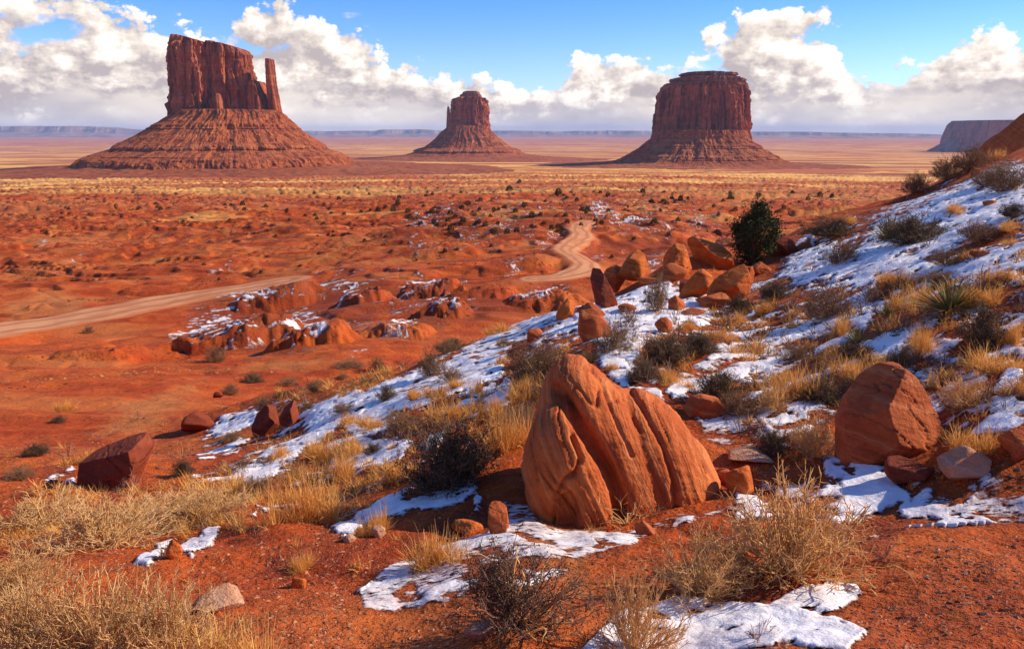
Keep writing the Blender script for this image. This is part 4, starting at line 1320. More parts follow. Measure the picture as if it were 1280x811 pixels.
for (px, py, w, h, mat, seed, lab, name) in ROCKS:
    p = hit(px, py, 2.0, 48)
    sc = cam_depth(p) / FPX
    W_, H_ = w * sc, h * sc
    big = w > 45
    if mat is m_orange or (mat is m_dark and h > 30):
        q = np.random.default_rng(seed)
        R3, _ = np.linalg.qr(np.eye(3) + q.normal(0, .55, (3, 3)))
        pls = [(sg_ * R3[:, ax], 1 + q.uniform(-.12, .12)) for ax in range(3) for sg_ in (-1, 1)]
        pls += [(q.normal(0, 1, 3), 1.18 + q.uniform(-.1, .1)) for _ in range(6)]
        v, f = cut_ball(5 if w > 30 else 4, pls, 8 if mat is m_orange else 22)
    else:
        v, f = cut_ball(5 if big else 4 if w > 24 else 3, rand_planes(seed, 11, .26), 26 if mat is m_dark or mat is m_red else 17)
    v = v + .07 * noise3(v, 1.5, 3, seed)[:, None] * v
    v = v + (.034 * noise3(v, 5, 5, seed + 1, .6) + .018 * fbm(v[:, 2] * 9 + noise3(v, 2, 2, seed), v[:, 0] * .7, 3, seed + 2))[:, None] * v
    ol = [o_ for k_, o_ in OUTLINES.items() if lab.startswith(k_)]
    if ol:
        ol = np.array(ol[0], float)
        q = np.stack([(ol[:, 0] - px) * sc, (py + .04 * h - ol[:, 1]) * sc / .94], 1)
        q = q * .95
        hm_ = q[:, 1].max(); xl_, xr_ = q[:, 0].min(), q[:, 0].max()
        q = np.concatenate([q[q[:, 1] > .34 * hm_], [(xl_, .30 * hm_), (xr_, .30 * hm_), (xl_ * 1.02, -.30 * hm_), (xr_ * 1.02, -.30 * hm_)]])
        qc = (q.max(0) + q.min(0)) / 2
        q = q[np.argsort(np.arctan2(q[:, 1] - qc[1], q[:, 0] - qc[0]))]
        dpt = (q[:, 0].max() - q[:, 0].min()) * (.42 if name == 'boulder' else .38)
        v, f = blob(q, dpt * .45, dpt, 5.0, .0, .30, 6 if w > 90 else 5, 5)
        cq = v.mean(0); rs_ = np.random.default_rng(seed + 50)
        sharp = mat is not m_orange
        if name == 'boulder' and px > 700 and py < 400:      # outcrop blocks lean into the slope
            ln_ = .22 + .30 * rs_.random()
            v[:, 0] += ln_ * v[:, 2] * (1 if rs_.random() < .75 else -1)
            v[:, 0] -= ln_ * hm_ * .4; v[:, 2] *= .88; v[:, 0] *= 1.12
        for _ in range(16 if px > 700 else 9):
            nn = rs_.normal(0, 1, 3) * np.array([.8, 1, .8]); nn[1] = -abs(nn[1]) if rs_.random() < .75 else nn[1]
            nn /= np.linalg.norm(nn)
            dd_ = (v - cq) @ nn
            ex_ = np.maximum(dd_ - dd_.max() * (rs_.uniform(.50, .82) if w < 100 else rs_.uniform(.70, .92)), 0)
            v = v - nn * (ex_ * (1.0 if sharp else .93))[:, None]
        u_ = (v - cq) / dpt
        nrm_ = u_ / (np.linalg.norm(u_, axis=1)[:, None] + 1e-9)
        dsp = .03 * noise3(u_, 1.2, 3, seed) + .05 * noise3(u_, 3.4, 5, seed + 1, .6) + .022 * fbm(u_[:, 2] * 7 + u_[:, 0] * 1.5 + noise3(u_, 2, 2, seed), u_[:, 0] * .8 + u_[:, 1], 3, seed + 2)
        ckk = np.abs(fbm(u_[:, 2] * 1.3 + u_[:, 0] * .5, u_[:, 0] * .6 + u_[:, 1] * .6, 2, seed + 3))
        dsp = dsp - .07 * (1 - sstep(ckk, 0, .03))
        v = v + nrm_ * (dsp * dpt)[:, None]
        o = link(name, mesh(name, v, f), None, mat)
        o.location = (p[0], p[1], p[2])
        tag(o, lab, 'stone' if name == 'stone' else 'rock')
        continue
    ext = v.max(0) - v.min(0)
    dep = .68 + .3 * ((seed * 7) % 10) / 10
    Hh = H_ / .93 * (1.35 if mat is m_orange else 1.15)
    W_ *= 1.05 if mat is m_orange else 1.0
    v = (v - (v.max(0) + v.min(0)) / 2) / ext * np.array([W_, W_ * dep, Hh])
    v[:, 2] += Hh * (.22 if mat is m_orange else .34)
    # lean down the slope a little
    tl = math.radians(((seed * 37) % 17) - 8)
    c_, s2 = math.cos(tl), math.sin(tl)
    v = np.stack([v[:, 0] * c_ + v[:, 2] * s2, v[:, 1], -v[:, 0] * s2 + v[:, 2] * c_], 1)
    o = link(name, mesh(name, v, f), None, mat)
    y_in = W_ * dep * .30
    o.location = (p[0], p[1] + y_in, float(lookup(H, p[0], p[1] + y_in)) - Hh * .02)
    tag(o, lab, 'stone' if name == 'stone' else 'rock')

# --- red outcrop on the skyline at the right edge
p = P(1352, 204, 62)
v, f = cut_ball(6, [((0, 0, 1), .9), ((-.75, -.2, .75), .86), ((-1, -.3, .15), 1), ((1, 0, .4), 1.1), ((0, -1, .35), .9), ((0, 1, .3), 1), ((0, 0, -1), 1), ((-.5, -.8, .5), .98), ((.5, -.7, .6), .95)], 18)
sc = cam_depth(p) / FPX
v = v + (.05 * noise3(v, 1.6, 5, 77) + .025 * fbm(v[:, 2] * 7, v[:, 0] * .6, 4, 79))[:, None] * v
v = v * np.array([84 * sc, 60 * sc, 82 * sc])
o = link('sandstone_outcrop', mesh('sandstone_outcrop', v, f), None, m_hero)
o.location = (p[0], p[1], p[2] - 2 * sc)
tag(o, 'bare red rock dome on the skyline above the snowy slope at the right edge', 'rock')

# ------------------------------------------------------------------ plants
def plant_mat(name, c0, c1, rough=.9, trans=0.0):
    m, t, b = new_mat(name)
    a = t.n('ShaderNodeAttribute'); a.attribute_name = 'v'
    oi = t.n('ShaderNodeObjectInfo')
    f = t.m('ADD', t.m('MULTIPLY', a.outputs['Fac'], .75), t.m('MULTIPLY', oi.outputs['Random'], .25))
    c = t.mix(f, c0, c1)
    t.link(c, b.inputs['Base Color'])
    b.inputs['Roughness'].default_value = rough
    if trans:
        o = [n for n in m.node_tree.nodes if n.type == 'OUTPUT_MATERIAL'][0]
        tr = t.n('ShaderNodeBsdfTranslucent')
        t.link(c, tr.inputs['Color'])
        mx = t.n('ShaderNodeMixShader')
        mx.inputs[0].default_value = trans
        t.link(b.outputs[0], mx.inputs[1]); t.link(tr.outputs[0], mx.inputs[2])
        t.link(mx.outputs[0], o.inputs['Surface'])
    return m


m_straw = plant_mat('straw', (.76, .40, .13), (1.0, .70, .34), .8, .4)
m_gold = plant_mat('golden_grass', (.62, .25, .048), (.98, .56, .16), .8, .3)
m_twig = plant_mat('bare_twigs', (.14, .07, .045), (.36, .20, .13))
m_grey = plant_mat('grey_twigs', (.20, .09, .05), (.46, .27, .16))
m_sage = plant_mat('sage_leaves', (.14, .070, .028), (.32, .17, .065), .9, .15)
m_darkleaf = plant_mat('dark_leaves', (.060, .042, .020), (.17, .115, .050), .9, .1)
m_yucca = plant_mat('yucca_leaves', (.10, .085, .020), (.34, .27, .075), .7, .1)
m_dead = plant_mat('dead_leaves', (.30, .13, .045), (.55, .30, .12), .9, .1)
m_bark = plant_mat('juniper_bark', (.10, .05, .03), (.20, .11, .07))
m_juniper = plant_mat('juniper_needles', (.016, .020, .007), (.10, .095, .032), .9, .08)


def tubes(paths, rads, sides=3, vals=None):
    """paths (n, m, 3), rads (n, m) -> verts, quads, per-vertex random value"""
    paths = np.asarray(paths); n, m, _ = paths.shape
    tan = np.gradient(paths, axis=1)
    tan /= np.linalg.norm(tan, axis=2, keepdims=True) + 1e-9
    ref = np.where(np.abs(tan[..., 2:3]) > .9, np.array([1.0, 0, 0]), np.array([0, 0, 1.0]))
    u = np.cross(tan, ref); u /= np.linalg.norm(u, axis=2, keepdims=True) + 1e-9
    w = np.cross(tan, u)
    a = np.arange(sides) / sides * 2 * np.pi
    V = (paths[:, :, None] + rads[:, :, None, None] * (np.cos(a)[None, None, :, None] * u[:, :, None] + np.sin(a)[None, None, :, None] * w[:, :, None]))
    i = np.arange(n)[:, None, None]; j = np.arange(m - 1)[None, :, None]; k = np.arange(sides)[None, None]
    kn = (k + 1) % sides
    b0 = i * m * sides + j * sides; b1 = b0 + sides
    f = np.stack([b0 + k, b0 + kn, b1 + kn, b1 + k], -1).reshape(-1, 4)
    vals = nrg.random(n) if vals is None else vals
    return V.reshape(-1, 3), f, np.repeat(vals, m * sides)


def blades(paths, wid, vals=None, twist=None):
    paths = np.asarray(paths); n, m, _ = paths.shape
    tan = paths[:, -1] - paths[:, 0]
    side = np.stack([-tan[:, 1], tan[:, 0], 0 * tan[:, 0]], 1) + nrg.normal(0, .35, (n, 3)) * np.linalg.norm(tan, axis=1)[:, None]
    side /= np.linalg.norm(side, axis=1)[:, None] + 1e-9
    V = np.stack([paths - side[:, None] * wid[:, :, None], paths + side[:, None] * wid[:, :, None]], 2)
    i = np.arange(n)[:, None]; j = np.arange(m - 1)[None]
    b0 = i * m * 2 + j * 2
    f = np.stack([b0, b0 + 1, b0 + 3, b0 + 2], -1).reshape(-1, 4)
    vals = nrg.random(n) if vals is None else vals
    return V.reshape(-1, 3), f, np.repeat(vals, m * 2)


def merge(bits):
    vs_, fs, at, n = [], [], [], 0
    for v, f, a in bits:
        vs_.append(v); fs.append(f + n); at.append(a); n += len(v)
    return np.concatenate(vs_), np.concatenate(fs), np.concatenate(at)


def dome_dirs(n, tilt_lo, tilt_hi, pw=1.0):
    th = nrg.uniform(0, 2 * np.pi, n)
    ti = tilt_lo + (tilt_hi - tilt_lo) * nrg.random(n) ** pw
    return np.stack([np.cos(th) * np.sin(ti), np.sin(th) * np.sin(ti), np.cos(ti)], 1)


def stems_from(base, dirs, length, m, droop, wig):
    n = len(base)
    t = np.linspace(0, 1, m)[None, :, None]
    p = base[:, None] + dirs[:, None] * length[:, None, None] * t
    p[..., 2] -= (droop * length)[:, None] * t[..., 0] ** 2
    w = nrg.normal(0, 1, (n, m, 3)); w[:, 0] = 0
    return p + np.cumsum(w, 1) * wig * length[:, None, None] / m


def tree_of_twigs(n_main, spread, length, m, kids, kid_len, rad, wig=.10, droop=.15, base_r=.12, grand=0, sides=3):
    d = dome_dirs(n_main, .05, spread, .75)
    base = np.concatenate([d[:, :2] * base_r * nrg.random((n_main, 1)), np.full((n_main, 1), -.03)], 1)
    ln = length * nrg.uniform(.7, 1.1, n_main) * (1 - .25 * (1 - d[:, 2]))
    main = stems_from(base, d, ln, m, nrg.uniform(0, droop, n_main), wig)
    r = rad * np.linspace(1, .45, m)[None] * nrg.uniform(.7, 1.2, (n_main, 1))
    bits = [tubes(main, r, sides)]
    tips = [main[:, -1]]
    cur, cl, cr = main, ln, rad * .7
    for lev, (kk, kl) in enumerate(((kids, kid_len), (grand, kid_len * .5))):
        if not kk:
            break
        n = len(cur)
        idx = np.repeat(np.arange(n), kk)
        tt = nrg.uniform(.3, .98, len(idx)) * (cur.shape[1] - 1)
        i0 = np.clip(tt.astype(int), 0, cur.shape[1] - 2); fr = (tt - i0)[:, None]
        b = cur[idx, i0] * (1 - fr) + cur[idx, i0 + 1] * fr
        pd = cur[idx, i0 + 1] - cur[idx, i0]
        pd /= np.linalg.norm(pd, axis=1)[:, None] + 1e-9
        nd = pd + nrg.normal(0, .62, (len(idx), 3)) + np.array([0, 0, .18])
        nd /= np.linalg.norm(nd, axis=1)[:, None]
        l2 = kl * nrg.uniform(.4, 1.1, len(idx))
        ch = stems_from(b, nd, l2, 4, nrg.uniform(-.1, .12, len(idx)), .22)
        rr_ = cr * np.linspace(1, .45, 4)[None] * nrg.uniform(.7, 1.1, (len(idx), 1))
        bits.append(tubes(ch, rr_, 3))
        tips.append(ch.reshape(-1, 3)[1::2])
        cur, cr = ch, cr * .75
    return merge(bits), np.concatenate(tips)


def leafs(pts, size, jit, per=1):
    p = np.repeat(pts, per, 0) + nrg.normal(0, jit, (len(pts) * per, 3))
    n = len(p)
    a = nrg.normal(0, 1, (n, 3)); a /= np.linalg.norm(a, axis=1)[:, None]
    b = np.cross(a, nrg.normal(0, 1, (n, 3))); b /= np.linalg.norm(b, axis=1)[:, None] + 1e-9
    s = size * nrg.uniform(.5, 1.3, (n, 1))
    V = np.stack([p - a * s, p + b * s * .45, p + a * s, p - b * s * .45], 1).reshape(-1, 3)
    return V, np.arange(n * 4).reshape(-1, 4), np.repeat(nrg.random(n), 4)


def pm(name, bit):
    v, f, a = bit
    return mesh(name, v, f, True, {'v': a})


# prototypes: unit width 1, height about PH
def grass_mesh(n, spread, length, wid, droop):
    d = dome_dirs(n, .02, spread, .8)
    hub = nrg.normal(0, .20, (7, 2)) * np.array([1, .8]); hub[0] = 0
    base = np.concatenate([hub[nrg.integers(0, 7, n)] + nrg.normal(0, .055, (n, 2)), np.full((n, 1), -.03)], 1)
    ln = length * nrg.uniform(.45, 1.1, n)
    p = stems_from(base, d, ln, 5, nrg.uniform(0, droop, n), .12)
    w = wid * np.array([.8, 1, .9, .7, .25])[None] * nrg.uniform(.7, 1.3, (n, 1))
    return blades(p, w)


PROTO = {}
for i in range(4):
    b1 = grass_mesh(760, 1.2, .42, .0042, .4)
    PROTO['G', i] = [('dry_grass', m_gold, pm('dry_grass', b1))]
for i in range(4):
    tw, tips = tree_of_twigs(95, 1.4, .54, 6, 6, .15, .0062, .18, .10, .14, grand=3)
    PROTO['T', i] = [('straw_bush', m_straw, pm('straw_bush', tw))]
for i in range(4):
    tw, tips = tree_of_twigs(70, 1.3, .52, 6, 5, .16, .0055, .18, .08, .08, grand=3)
    lf = leafs(tips, .011, .022, 2)
    PROTO['S', i] = [('stems', m_grey, pm('sagebrush_stems', tw)), ('foliage', m_sage, pm('sagebrush_foliage', lf))]
for i in range(3):
    tw, tips = tree_of_twigs(80, 1.35, .54, 6, 6, .16, .006, .2, .08, .08, grand=3)
    lf = leafs(tips, .012, .024, 3)
    PROTO['K', i] = [('stems', m_twig, pm('shrub_stems', tw)), ('foliage', m_darkleaf, pm('shrub_foliage', lf))]
for i in range(1):
    tw, tips = tree_of_twigs(75, 1.35, .56, 7, 5, .2, .0065, .22, .06, .08, grand=4)
    lf = leafs(tips[::2], .010, .02, 2)
    tw2, _ = tree_of_twigs(16, 1.35, .66, 8, 1, .2, .011, .22, .1, .08)
    PROTO['B', i] = [('stems', m_twig, pm('twig_shrub_stems', tw)), ('bare_branches', m_straw, pm('twig_shrub_branches', tw2)), ('foliage', m_darkleaf, pm('twig_shrub_foliage', lf))]
for i in range(2):
    n = 150
    d = dome_dirs(n, .05, 1.35, .7)
    p = stems_from(np.concatenate([d[:, :2] * .05, np.full((n, 1), .03)], 1), d, .52 * nrg.uniform(.75, 1.1, n), 5, nrg.uniform(0, .12, n), .015)
    gl = blades(p, .011 * np.array([.8, 1, .9, .6, .08])[None] * np.ones((n, 1)))
    n = 110
    d = dome_dirs(n, 1.15, 1.75, 1)
    p = stems_from(np.concatenate([d[:, :2] * .05, np.full((n, 1), .05)], 1), d, .46 * nrg.uniform(.6, 1.1, n), 5, nrg.uniform(.05, .3, n), .05)
    dl = blades(p, .009 * np.array([.8, 1, .9, .6, .08])[None] * np.ones((n, 1)))
    PROTO['Y', i] = [('leaves', m_yucca, pm('yucca_leaves', gl)), ('dead_leaves', m_dead, pm('yucca_dead_leaves', dl))]
# dead branches lying on the ground
tw, _ = tree_of_twigs(26, 1.5, .55, 7, 3, .18, .010, .25, .25, .12, grand=1)
PROTO['D', 0] = [('dead_branch', m_straw, pm('dead_branches', tw))]
PSIZE = {}
for k, ps in PROTO.items():
    pts = []
    for _, _, me in ps:
        a = np.empty(len(me.vertices) * 3, np.float32); me.vertices.foreach_get('co', a); pts.append(a.reshape(-1, 3))
    a = np.concatenate(pts)
    PSIZE[k] = (np.percentile(a[:, 0], 98) - np.percentile(a[:, 0], 2), np.percentile(a[:, 2], 99))
KNAME = {'G': ('dry_grass', 'grass tuft'), 'T': ('straw_bush', 'bush'), 'S': ('sagebrush', 'shrub'), 'K': ('desert_shrub', 'shrub'),
         'B': ('twig_shrub', 'shrub'), 'Y': ('yucca', 'yucca'), 'D': ('dead_branches', 'branches')}
KGROUP = {'G': 'golden grass tufts', 'T': 'straw bushes', 'S': 'brown shrubs', 'K': 'dark shrubs', 'Y': 'yuccas'}
_cnt = {}


def plant(kind, px, py, w, h, label=None, rmin=2.0, rmax=60):
    i = _cnt.get(kind, 0); _cnt[kind] = i + 1
    keys = [k for k in PROTO if k[0] == kind]
    key = keys[i % len(keys)]
    p = hit(px, py, rmin, rmax)
    sc = cam_depth(p) / FPX
    W_, H_ = w * sc, h * sc / .95
    y = p[1] + .22 * W_
    loc = (p[0], y, float(lookup(H, p[0], y)))
    pw, ph = PSIZE[key]
    s = (W_ / pw, W_ / pw * .9, max(H_ - .10 * W_, .45 * H_) / ph)
    ps = PROTO[key]
    rz = rng.uniform(0, 6.28) if abs(s[0] / s[1] - 1) < .3 else 0
    nm, cat = KNAME[kind]
    if len(ps) == 1:
        o = link(nm, ps[0][2], None, ps[0][1])
        root = o
    else:
        root = empty(nm)
        for pn, mt, me in ps:
            link(pn, me, root, mt)
    root.location = loc
    root.rotation_euler = (0, 0, rz)
    root.scale = s
    tag(root, label, cat, KGROUP.get(kind))
    return root


PLANTS = [
    # foreground
    ('T', 1000, 728, 190, 138, 'largest pale straw bush, right foreground beside the snow'),
    ('T', 880, 756, 110, 92, 'thin straw bush with a dark heart, left of the largest straw bush'),
    ('T', 796, 822, 100, 112, 'pale straw bush at the bottom edge, left end of the bottom snow patch'),
    ('B', 645, 792, 140, 118, 'dark twig shrub with bare pale branches, lower middle on snow-specked gravel'),
    ('D', 788, 658, 78, 48, 'dead branches lying at the front foot of the split boulder'),
    ('G', 550, 706, 70, 50, 'small golden tuft between the dark twig shrub and the upright stone'),
    ('K', 560, 616, 98, 92, 'dark brown shrub with snow at its foot, left of the split boulder'),
    ('G', 636, 566, 66, 56, 'bright yellow tuft touching the left side of the split boulder'),
    ('G', 366, 655, 96, 76, 'tall golden tuft standing by itself above the left gravel'),
    ('T', 40, 668, 130, 56, 'straw bush at the left edge, left end of the long straw band'),
    ('T', 112, 686, 150, 72, 'widest straw bush in the long straw band on the left'),
    ('T', 190, 660, 120, 52, 'straw bush at the right end of the long straw band on the left'),
    ('T', 250, 655, 100, 48, 'straw bush just above the two snow strips on the lower left'),
    ('G', 285, 628, 80, 34, 'low golden tuft right of the long straw band, below the dark left boulder'),
    ('T', 18, 750, 96, 70, 'straw bush at the left edge above the bottom left thicket'),
    ('T', 20, 830, 130, 100, 'straw bush in the bottom left corner'),
    ('T', 110, 836, 170, 128, 'tallest straw bush of the bottom left thicket'),
    ('T', 200, 842, 150, 118, 'straw bush right of the tallest one in the bottom left thicket'),
    ('G', 275, 846, 110, 84, 'golden brown tuft at the right end of the bottom left thicket'),
    ('G', 376, 715, 34, 26, 'tiny pale tuft alone on the left gravel'),
    ('S', 20, 600, 34, 20, 'low brown shrub on bare red slope near the left edge'),
    ('K', 42, 570, 30, 17, 'small dark shrub on bare red slope left of the dark boulder'),
    ('G', 104, 582, 44, 24, 'golden tuft peeping out behind the dark left boulder'),
    ('D', 292, 662, 24, 26, 'pale dead twigs beside the snow strips on the lower left'),
    # left flank
    ('K', 314, 479, 26, 14, 'dark shrub on the rim of the left crest, nearest the snowy knolls'),
    ('S', 356, 483, 28, 14, 'round brown shrub with a snow strip on its left, left crest'),
    ('S', 287, 494, 20, 16, 'brown shrub at the far left end of the left crest'),
    ('K', 352, 499, 22, 10, 'flat dark shrub between the crest and the pair of dark red rocks'),
    ('S', 328, 509, 20, 14, 'brown shrub just left above the pair of dark red rocks'),
    ('K', 392, 490, 12, 10, 'tiny dark shrub on red soil right of the pair of dark red rocks'),
    ('S', 392, 450, 24, 11, 'brown shrub at the upper tip of a thin snow strip beyond the crest'),
    ('S', 436, 454, 36, 13, 'long low brown shrub behind a snow strip in the red hollow'),
    ('S', 428, 474, 14, 8, 'very small brown shrub over a short snow dash'),
    ('S', 460, 483, 22, 13, 'brown shrub at the left tip of the large snow field'),
    ('S', 471, 465, 20, 20, 'upright brown shrub on red soil above the left tip of the large snow field'),
    ('K', 483, 501, 28, 21, 'dark shrub on the left part of the large snow field'),
    ('S', 429, 519, 36, 17, 'flat brown shrub at the left edge of the large snow field'),
    ('S', 384, 514, 18, 13, 'brown shrub right above the smaller dark red rock'),
    ('S', 288, 553, 32, 14, 'brown shrub on the snow left of the pair of dark red rocks'),
    ('K', 228, 594, 24, 20, 'dark shrub right of the dark left boulder'),
    ('K', 302, 586, 14, 11, 'tiny dark shrub on the snow below the pair of dark red rocks'),
    ('G', 350, 574, 30, 22, 'golden tuft on the snow below the pair of dark red rocks'),
    ('S', 318, 620, 44, 26, 'brown shrub at the lower end of the left snow patch'),
    ('G', 400, 580, 50, 30, 'golden tuft at the left end of the grassy belt'),
    ('G', 442, 572, 56, 28, 'golden tuft in the middle of the grassy belt, below the flat brown shrub'),
    ('K', 467, 569, 24, 16, 'small dark shrub inside the grassy belt'),
    ('G', 428, 602, 60, 36, 'wide golden tuft in the lower part of the grassy belt'),
    ('G', 492, 602, 60, 30, 'golden tuft next to the dark brown shrub, lower end of the grassy belt'),
    ('G', 432, 534, 36, 15, 'low golden tuft under the flat brown shrub'),
    ('G', 466, 537, 50, 20, 'golden tuft in mid snow between two brown shrubs'),
    ('S', 502, 540, 54, 28, 'brown shrub in the middle of the large snow field'),
    ('G', 470, 668, 50, 34, 'pale tuft on the snow strip below the dark brown shrub'),
    # large snow field
    ('K', 566, 422, 28, 17, 'dark shrub in the red hollow beyond the large snow field'),
    ('S', 558, 442, 32, 20, 'brown shrub below the dark one at the edge of the large snow field'),
    ('S', 538, 471, 32, 38, 'tallest narrow brown shrub on the large snow field'),
    ('S', 563, 478, 32, 20, 'brown shrub right of the tallest narrow one'),
    ('G', 630, 416, 40, 15, 'golden tuft on the far rim of the large snow field'),
    ('S', 630, 435, 18, 15, 'small brown shrub just inside the rim of the large snow field'),
    ('G', 624, 458, 20, 17, 'small golden tuft left of the big grey brush'),
    ('S', 676, 474, 80, 52, 'big grey-brown brush behind the split boulder'),
    ('G', 658, 494, 60, 28, 'golden tuft directly below the big grey-brown brush'),
    ('S', 700, 496, 50, 32, 'brown shrub between the big grey brush and the split boulder'),
    ('G', 575, 486, 34, 15, 'golden tuft on snow below the brown shrubs of the large field'),
    ('G', 597, 495, 24, 23, 'upright golden tuft by the smooth snow trough'),
    ('G', 545, 499, 32, 18, 'golden tuft on snow left of the upright one'),
    ('G', 515, 499, 28, 15, 'golden tuft on snow at the left of a row of three'),
    ('G', 570, 524, 66, 30, 'wide golden tuft above the dark brown shrub'),
    ('G', 620, 519, 34, 26, 'golden tuft at the lower end of the smooth snow trough'),
    ('S', 652, 533, 54, 30, 'brown shrub above the bright yellow tuft'),
    ('S', 765, 442, 46, 42, 'round brown bush with golden middle on the snow tongue'),
    ('G', 766, 464, 16, 15, 'tiny tuft alone on smooth snow behind the split boulder'),
    ('G', 738, 454, 34, 18, 'golden tuft left of the round brown bush'),
    # outcrop and below
    ('S', 822, 392, 28, 50, 'tall brown bush between the orange rocks on the snow'),
    ('K', 835, 458, 60, 40, 'dark snow-dusted brush in the middle of the snow tongue'),
    ('K', 806, 476, 44, 28, 'dark snow-dusted brush at the left end of its clump'),
    ('K', 878, 444, 44, 30, 'dark snow-dusted brush at the right end of its clump'),
    ('G', 861, 413, 28, 15, 'golden tuft above the snow-dusted brush, below the egg-shaped boulder'),
    ('G', 905, 428, 32, 20, 'golden tuft at the left end of the bare red ledge'),
    ('G', 928, 407, 40, 17, 'golden tuft on the upper side of the bare red ledge'),
    ('K', 925, 393, 32, 25, 'dark shrub right of the broad orange boulder'),
    ('G', 957, 393, 24, 19, 'golden tuft right of the dark shrub by the outcrop'),
    ('K', 972, 374, 44, 26, 'dark shrub on the slope right of the outcrop'),
    ('G', 838, 480, 50, 20, 'golden tuft below the snow-dusted brush'),
    ('G', 862, 489, 28, 14, 'pale tuft just behind the right shoulder of the split boulder'),
    ('G', 955, 448, 68, 22, 'long golden tuft on snow right of the bare red ledge'),
    ('S', 1000, 453, 46, 26, 'brown shrub at the right end of the long golden tuft'),
    ('K', 902, 506, 58, 42, 'round dark shrub behind the low flat-topped rock'),
    ('S', 926, 524, 44, 36, 'brown shrub touching the round dark shrub on its right'),
    ('T', 968, 516, 46, 36, 'straw bush between the round dark shrub and the right-hand grass'),
    ('G', 1000, 500, 76, 48, 'large golden tuft above the small dark shrub, right half'),
    ('K', 966, 572, 40, 36, 'dark shrub left of the big angular boulder, on its far side of snow'),
    ('T', 1026, 572, 74, 56, 'straw bush touching the left side of the big angular boulder'),
    ('K', 1032, 504, 60, 30, 'low dark shrub under the large golden tufts above the angular boulder'),
    ('G', 1066, 478, 60, 34, 'golden tuft above the angular boulder'),
    ('G', 1106, 484, 50, 36, 'golden tuft rising behind the top of the angular boulder'),
    ('G', 1236, 574, 64, 40, 'pale golden tuft over the rounded pale lump'),
    ('D', 1146, 592, 20, 14, 'small dead twigs on the dark wedge of rock'),
    # upper right slope
    ('S', 1041, 399, 58, 46, 'grey-gold brush with snow all round, right of the outcrop'),
    ('G', 1126, 358, 64, 26, 'wide golden tuft at the lower rim of the smooth snow'),
    ('S', 1096, 379, 24, 22, 'small dark brown shrub below the rim of the smooth snow'),
    ('S', 1180, 354, 56, 20, 'long brown shrub above the large yucca'),
    ('G', 1258, 354, 44, 24, 'golden tuft near the right edge above the red ledge'),
    ('G', 1160, 388, 60, 38, 'golden tuft left of the large yucca'),
    ('G', 1232, 380, 44, 26, 'golden tuft right of the large yucca'),
    ('Y', 1198, 394, 92, 50, 'large yucca with spiky leaves among golden tufts'),
    ('Y', 1113, 399, 28, 26, 'small yucca on snow left of the large yucca'),
    ('Y', 1076, 431, 36, 26, 'yucca leaning over a small dark shrub'),
    ('G', 1055, 417, 44, 26, 'golden tuft below the grey-gold brush'),
    ('K', 1066, 449, 34, 22, 'small dark shrub under the leaning yucca'),
    ('K', 1131, 463, 36, 30, 'dark shrub in front of a golden tuft, above the snow streaks'),
    ('G', 1156, 440, 50, 36, 'golden tuft behind the dark shrub above the snow streaks'),
    ('K', 1235, 434, 58, 54, 'largest dark shrub on the right, below the large yucca'),
    ('G', 1270, 434, 36, 32, 'golden tuft cut by the right edge, beside the largest dark shrub'),
    ('G', 1245, 468, 66, 36, 'golden tuft under the largest dark shrub'),
    ('T', 1214, 510, 68, 48, 'straw bush left of a snow pocket near the right edge'),
    ('G', 1275, 496, 36, 30, 'brown tuft at the right edge by the snow pocket'),
    ('S', 1148, 242, 32, 27, 'brown shrub lowest on the skyline of the snowy slope'),
    ('S', 1190, 222, 40, 30, 'brown shrub in the middle of the skyline row'),
    ('S', 1218, 212, 40, 34, 'brown shrub highest on the skyline row'),
    ('G', 1253, 197, 28, 15, 'golden brown tuft under the red rock dome'),
    ('S', 1262, 240, 54, 44, 'wide brown brush in the upper snow near the right edge'),
    ('S', 1238, 232, 34, 26, 'brown shrub left of the wide brush in the upper snow'),
    ('G', 1198, 266, 38, 15, 'low golden tuft alone on the upper snow'),
    ('K', 1272, 272, 32, 19, 'dark round shrub at the right edge of the upper snow'),
    ('K', 1150, 304, 76, 42, 'broad dark bush on the smooth snow'),
    ('Y', 1118, 300, 52, 38, 'yucca growing out of the left side of the broad dark bush'),
    ('K', 1044, 296, 62, 28, 'dark spreading bush at the upper left of the smooth snow'),
    ('G', 1070, 278, 26, 11, 'golden tuft behind the dark spreading bush'),
    ('S', 1055, 330, 46, 34, 'grey-brown bush below the dark spreading bush'),
    ('S', 1228, 303, 50, 30, 'brown bush on red soil, right part of the smooth snow'),
    ('G', 1264, 288, 36, 15, 'golden tuft right of the brown bush on red soil'),
    ('S', 1187, 334, 42, 26, 'brown bush with a golden left side above the long brown shrub'),
    ('G', 1216, 324, 30, 15, 'golden tuft between two brown bushes on the upper slope'),
    ('G', 1268, 307, 20, 12, 'tiny golden tuft near the right edge on snow'),
]
for pl in PLANTS:
    plant(*pl)
# bushes in the valley below
for kind, px, py, w, h, lab in [
    ('S', 268, 454, 22, 22, 'lone brown bush on the red flat below the snowy knolls'),
    ('S', 109, 417, 13, 11, 'lone small bush beside the lower road at left'),
    ('K', 72, 528, 16, 9, 'small shrub in the rocky scar on the left slope'),
    ('G', 78, 515, 24, 16, 'pale tuft in the rocky scar on the left slope'),
]:
    plant(kind, px, py, w, h, lab, 12, 300)

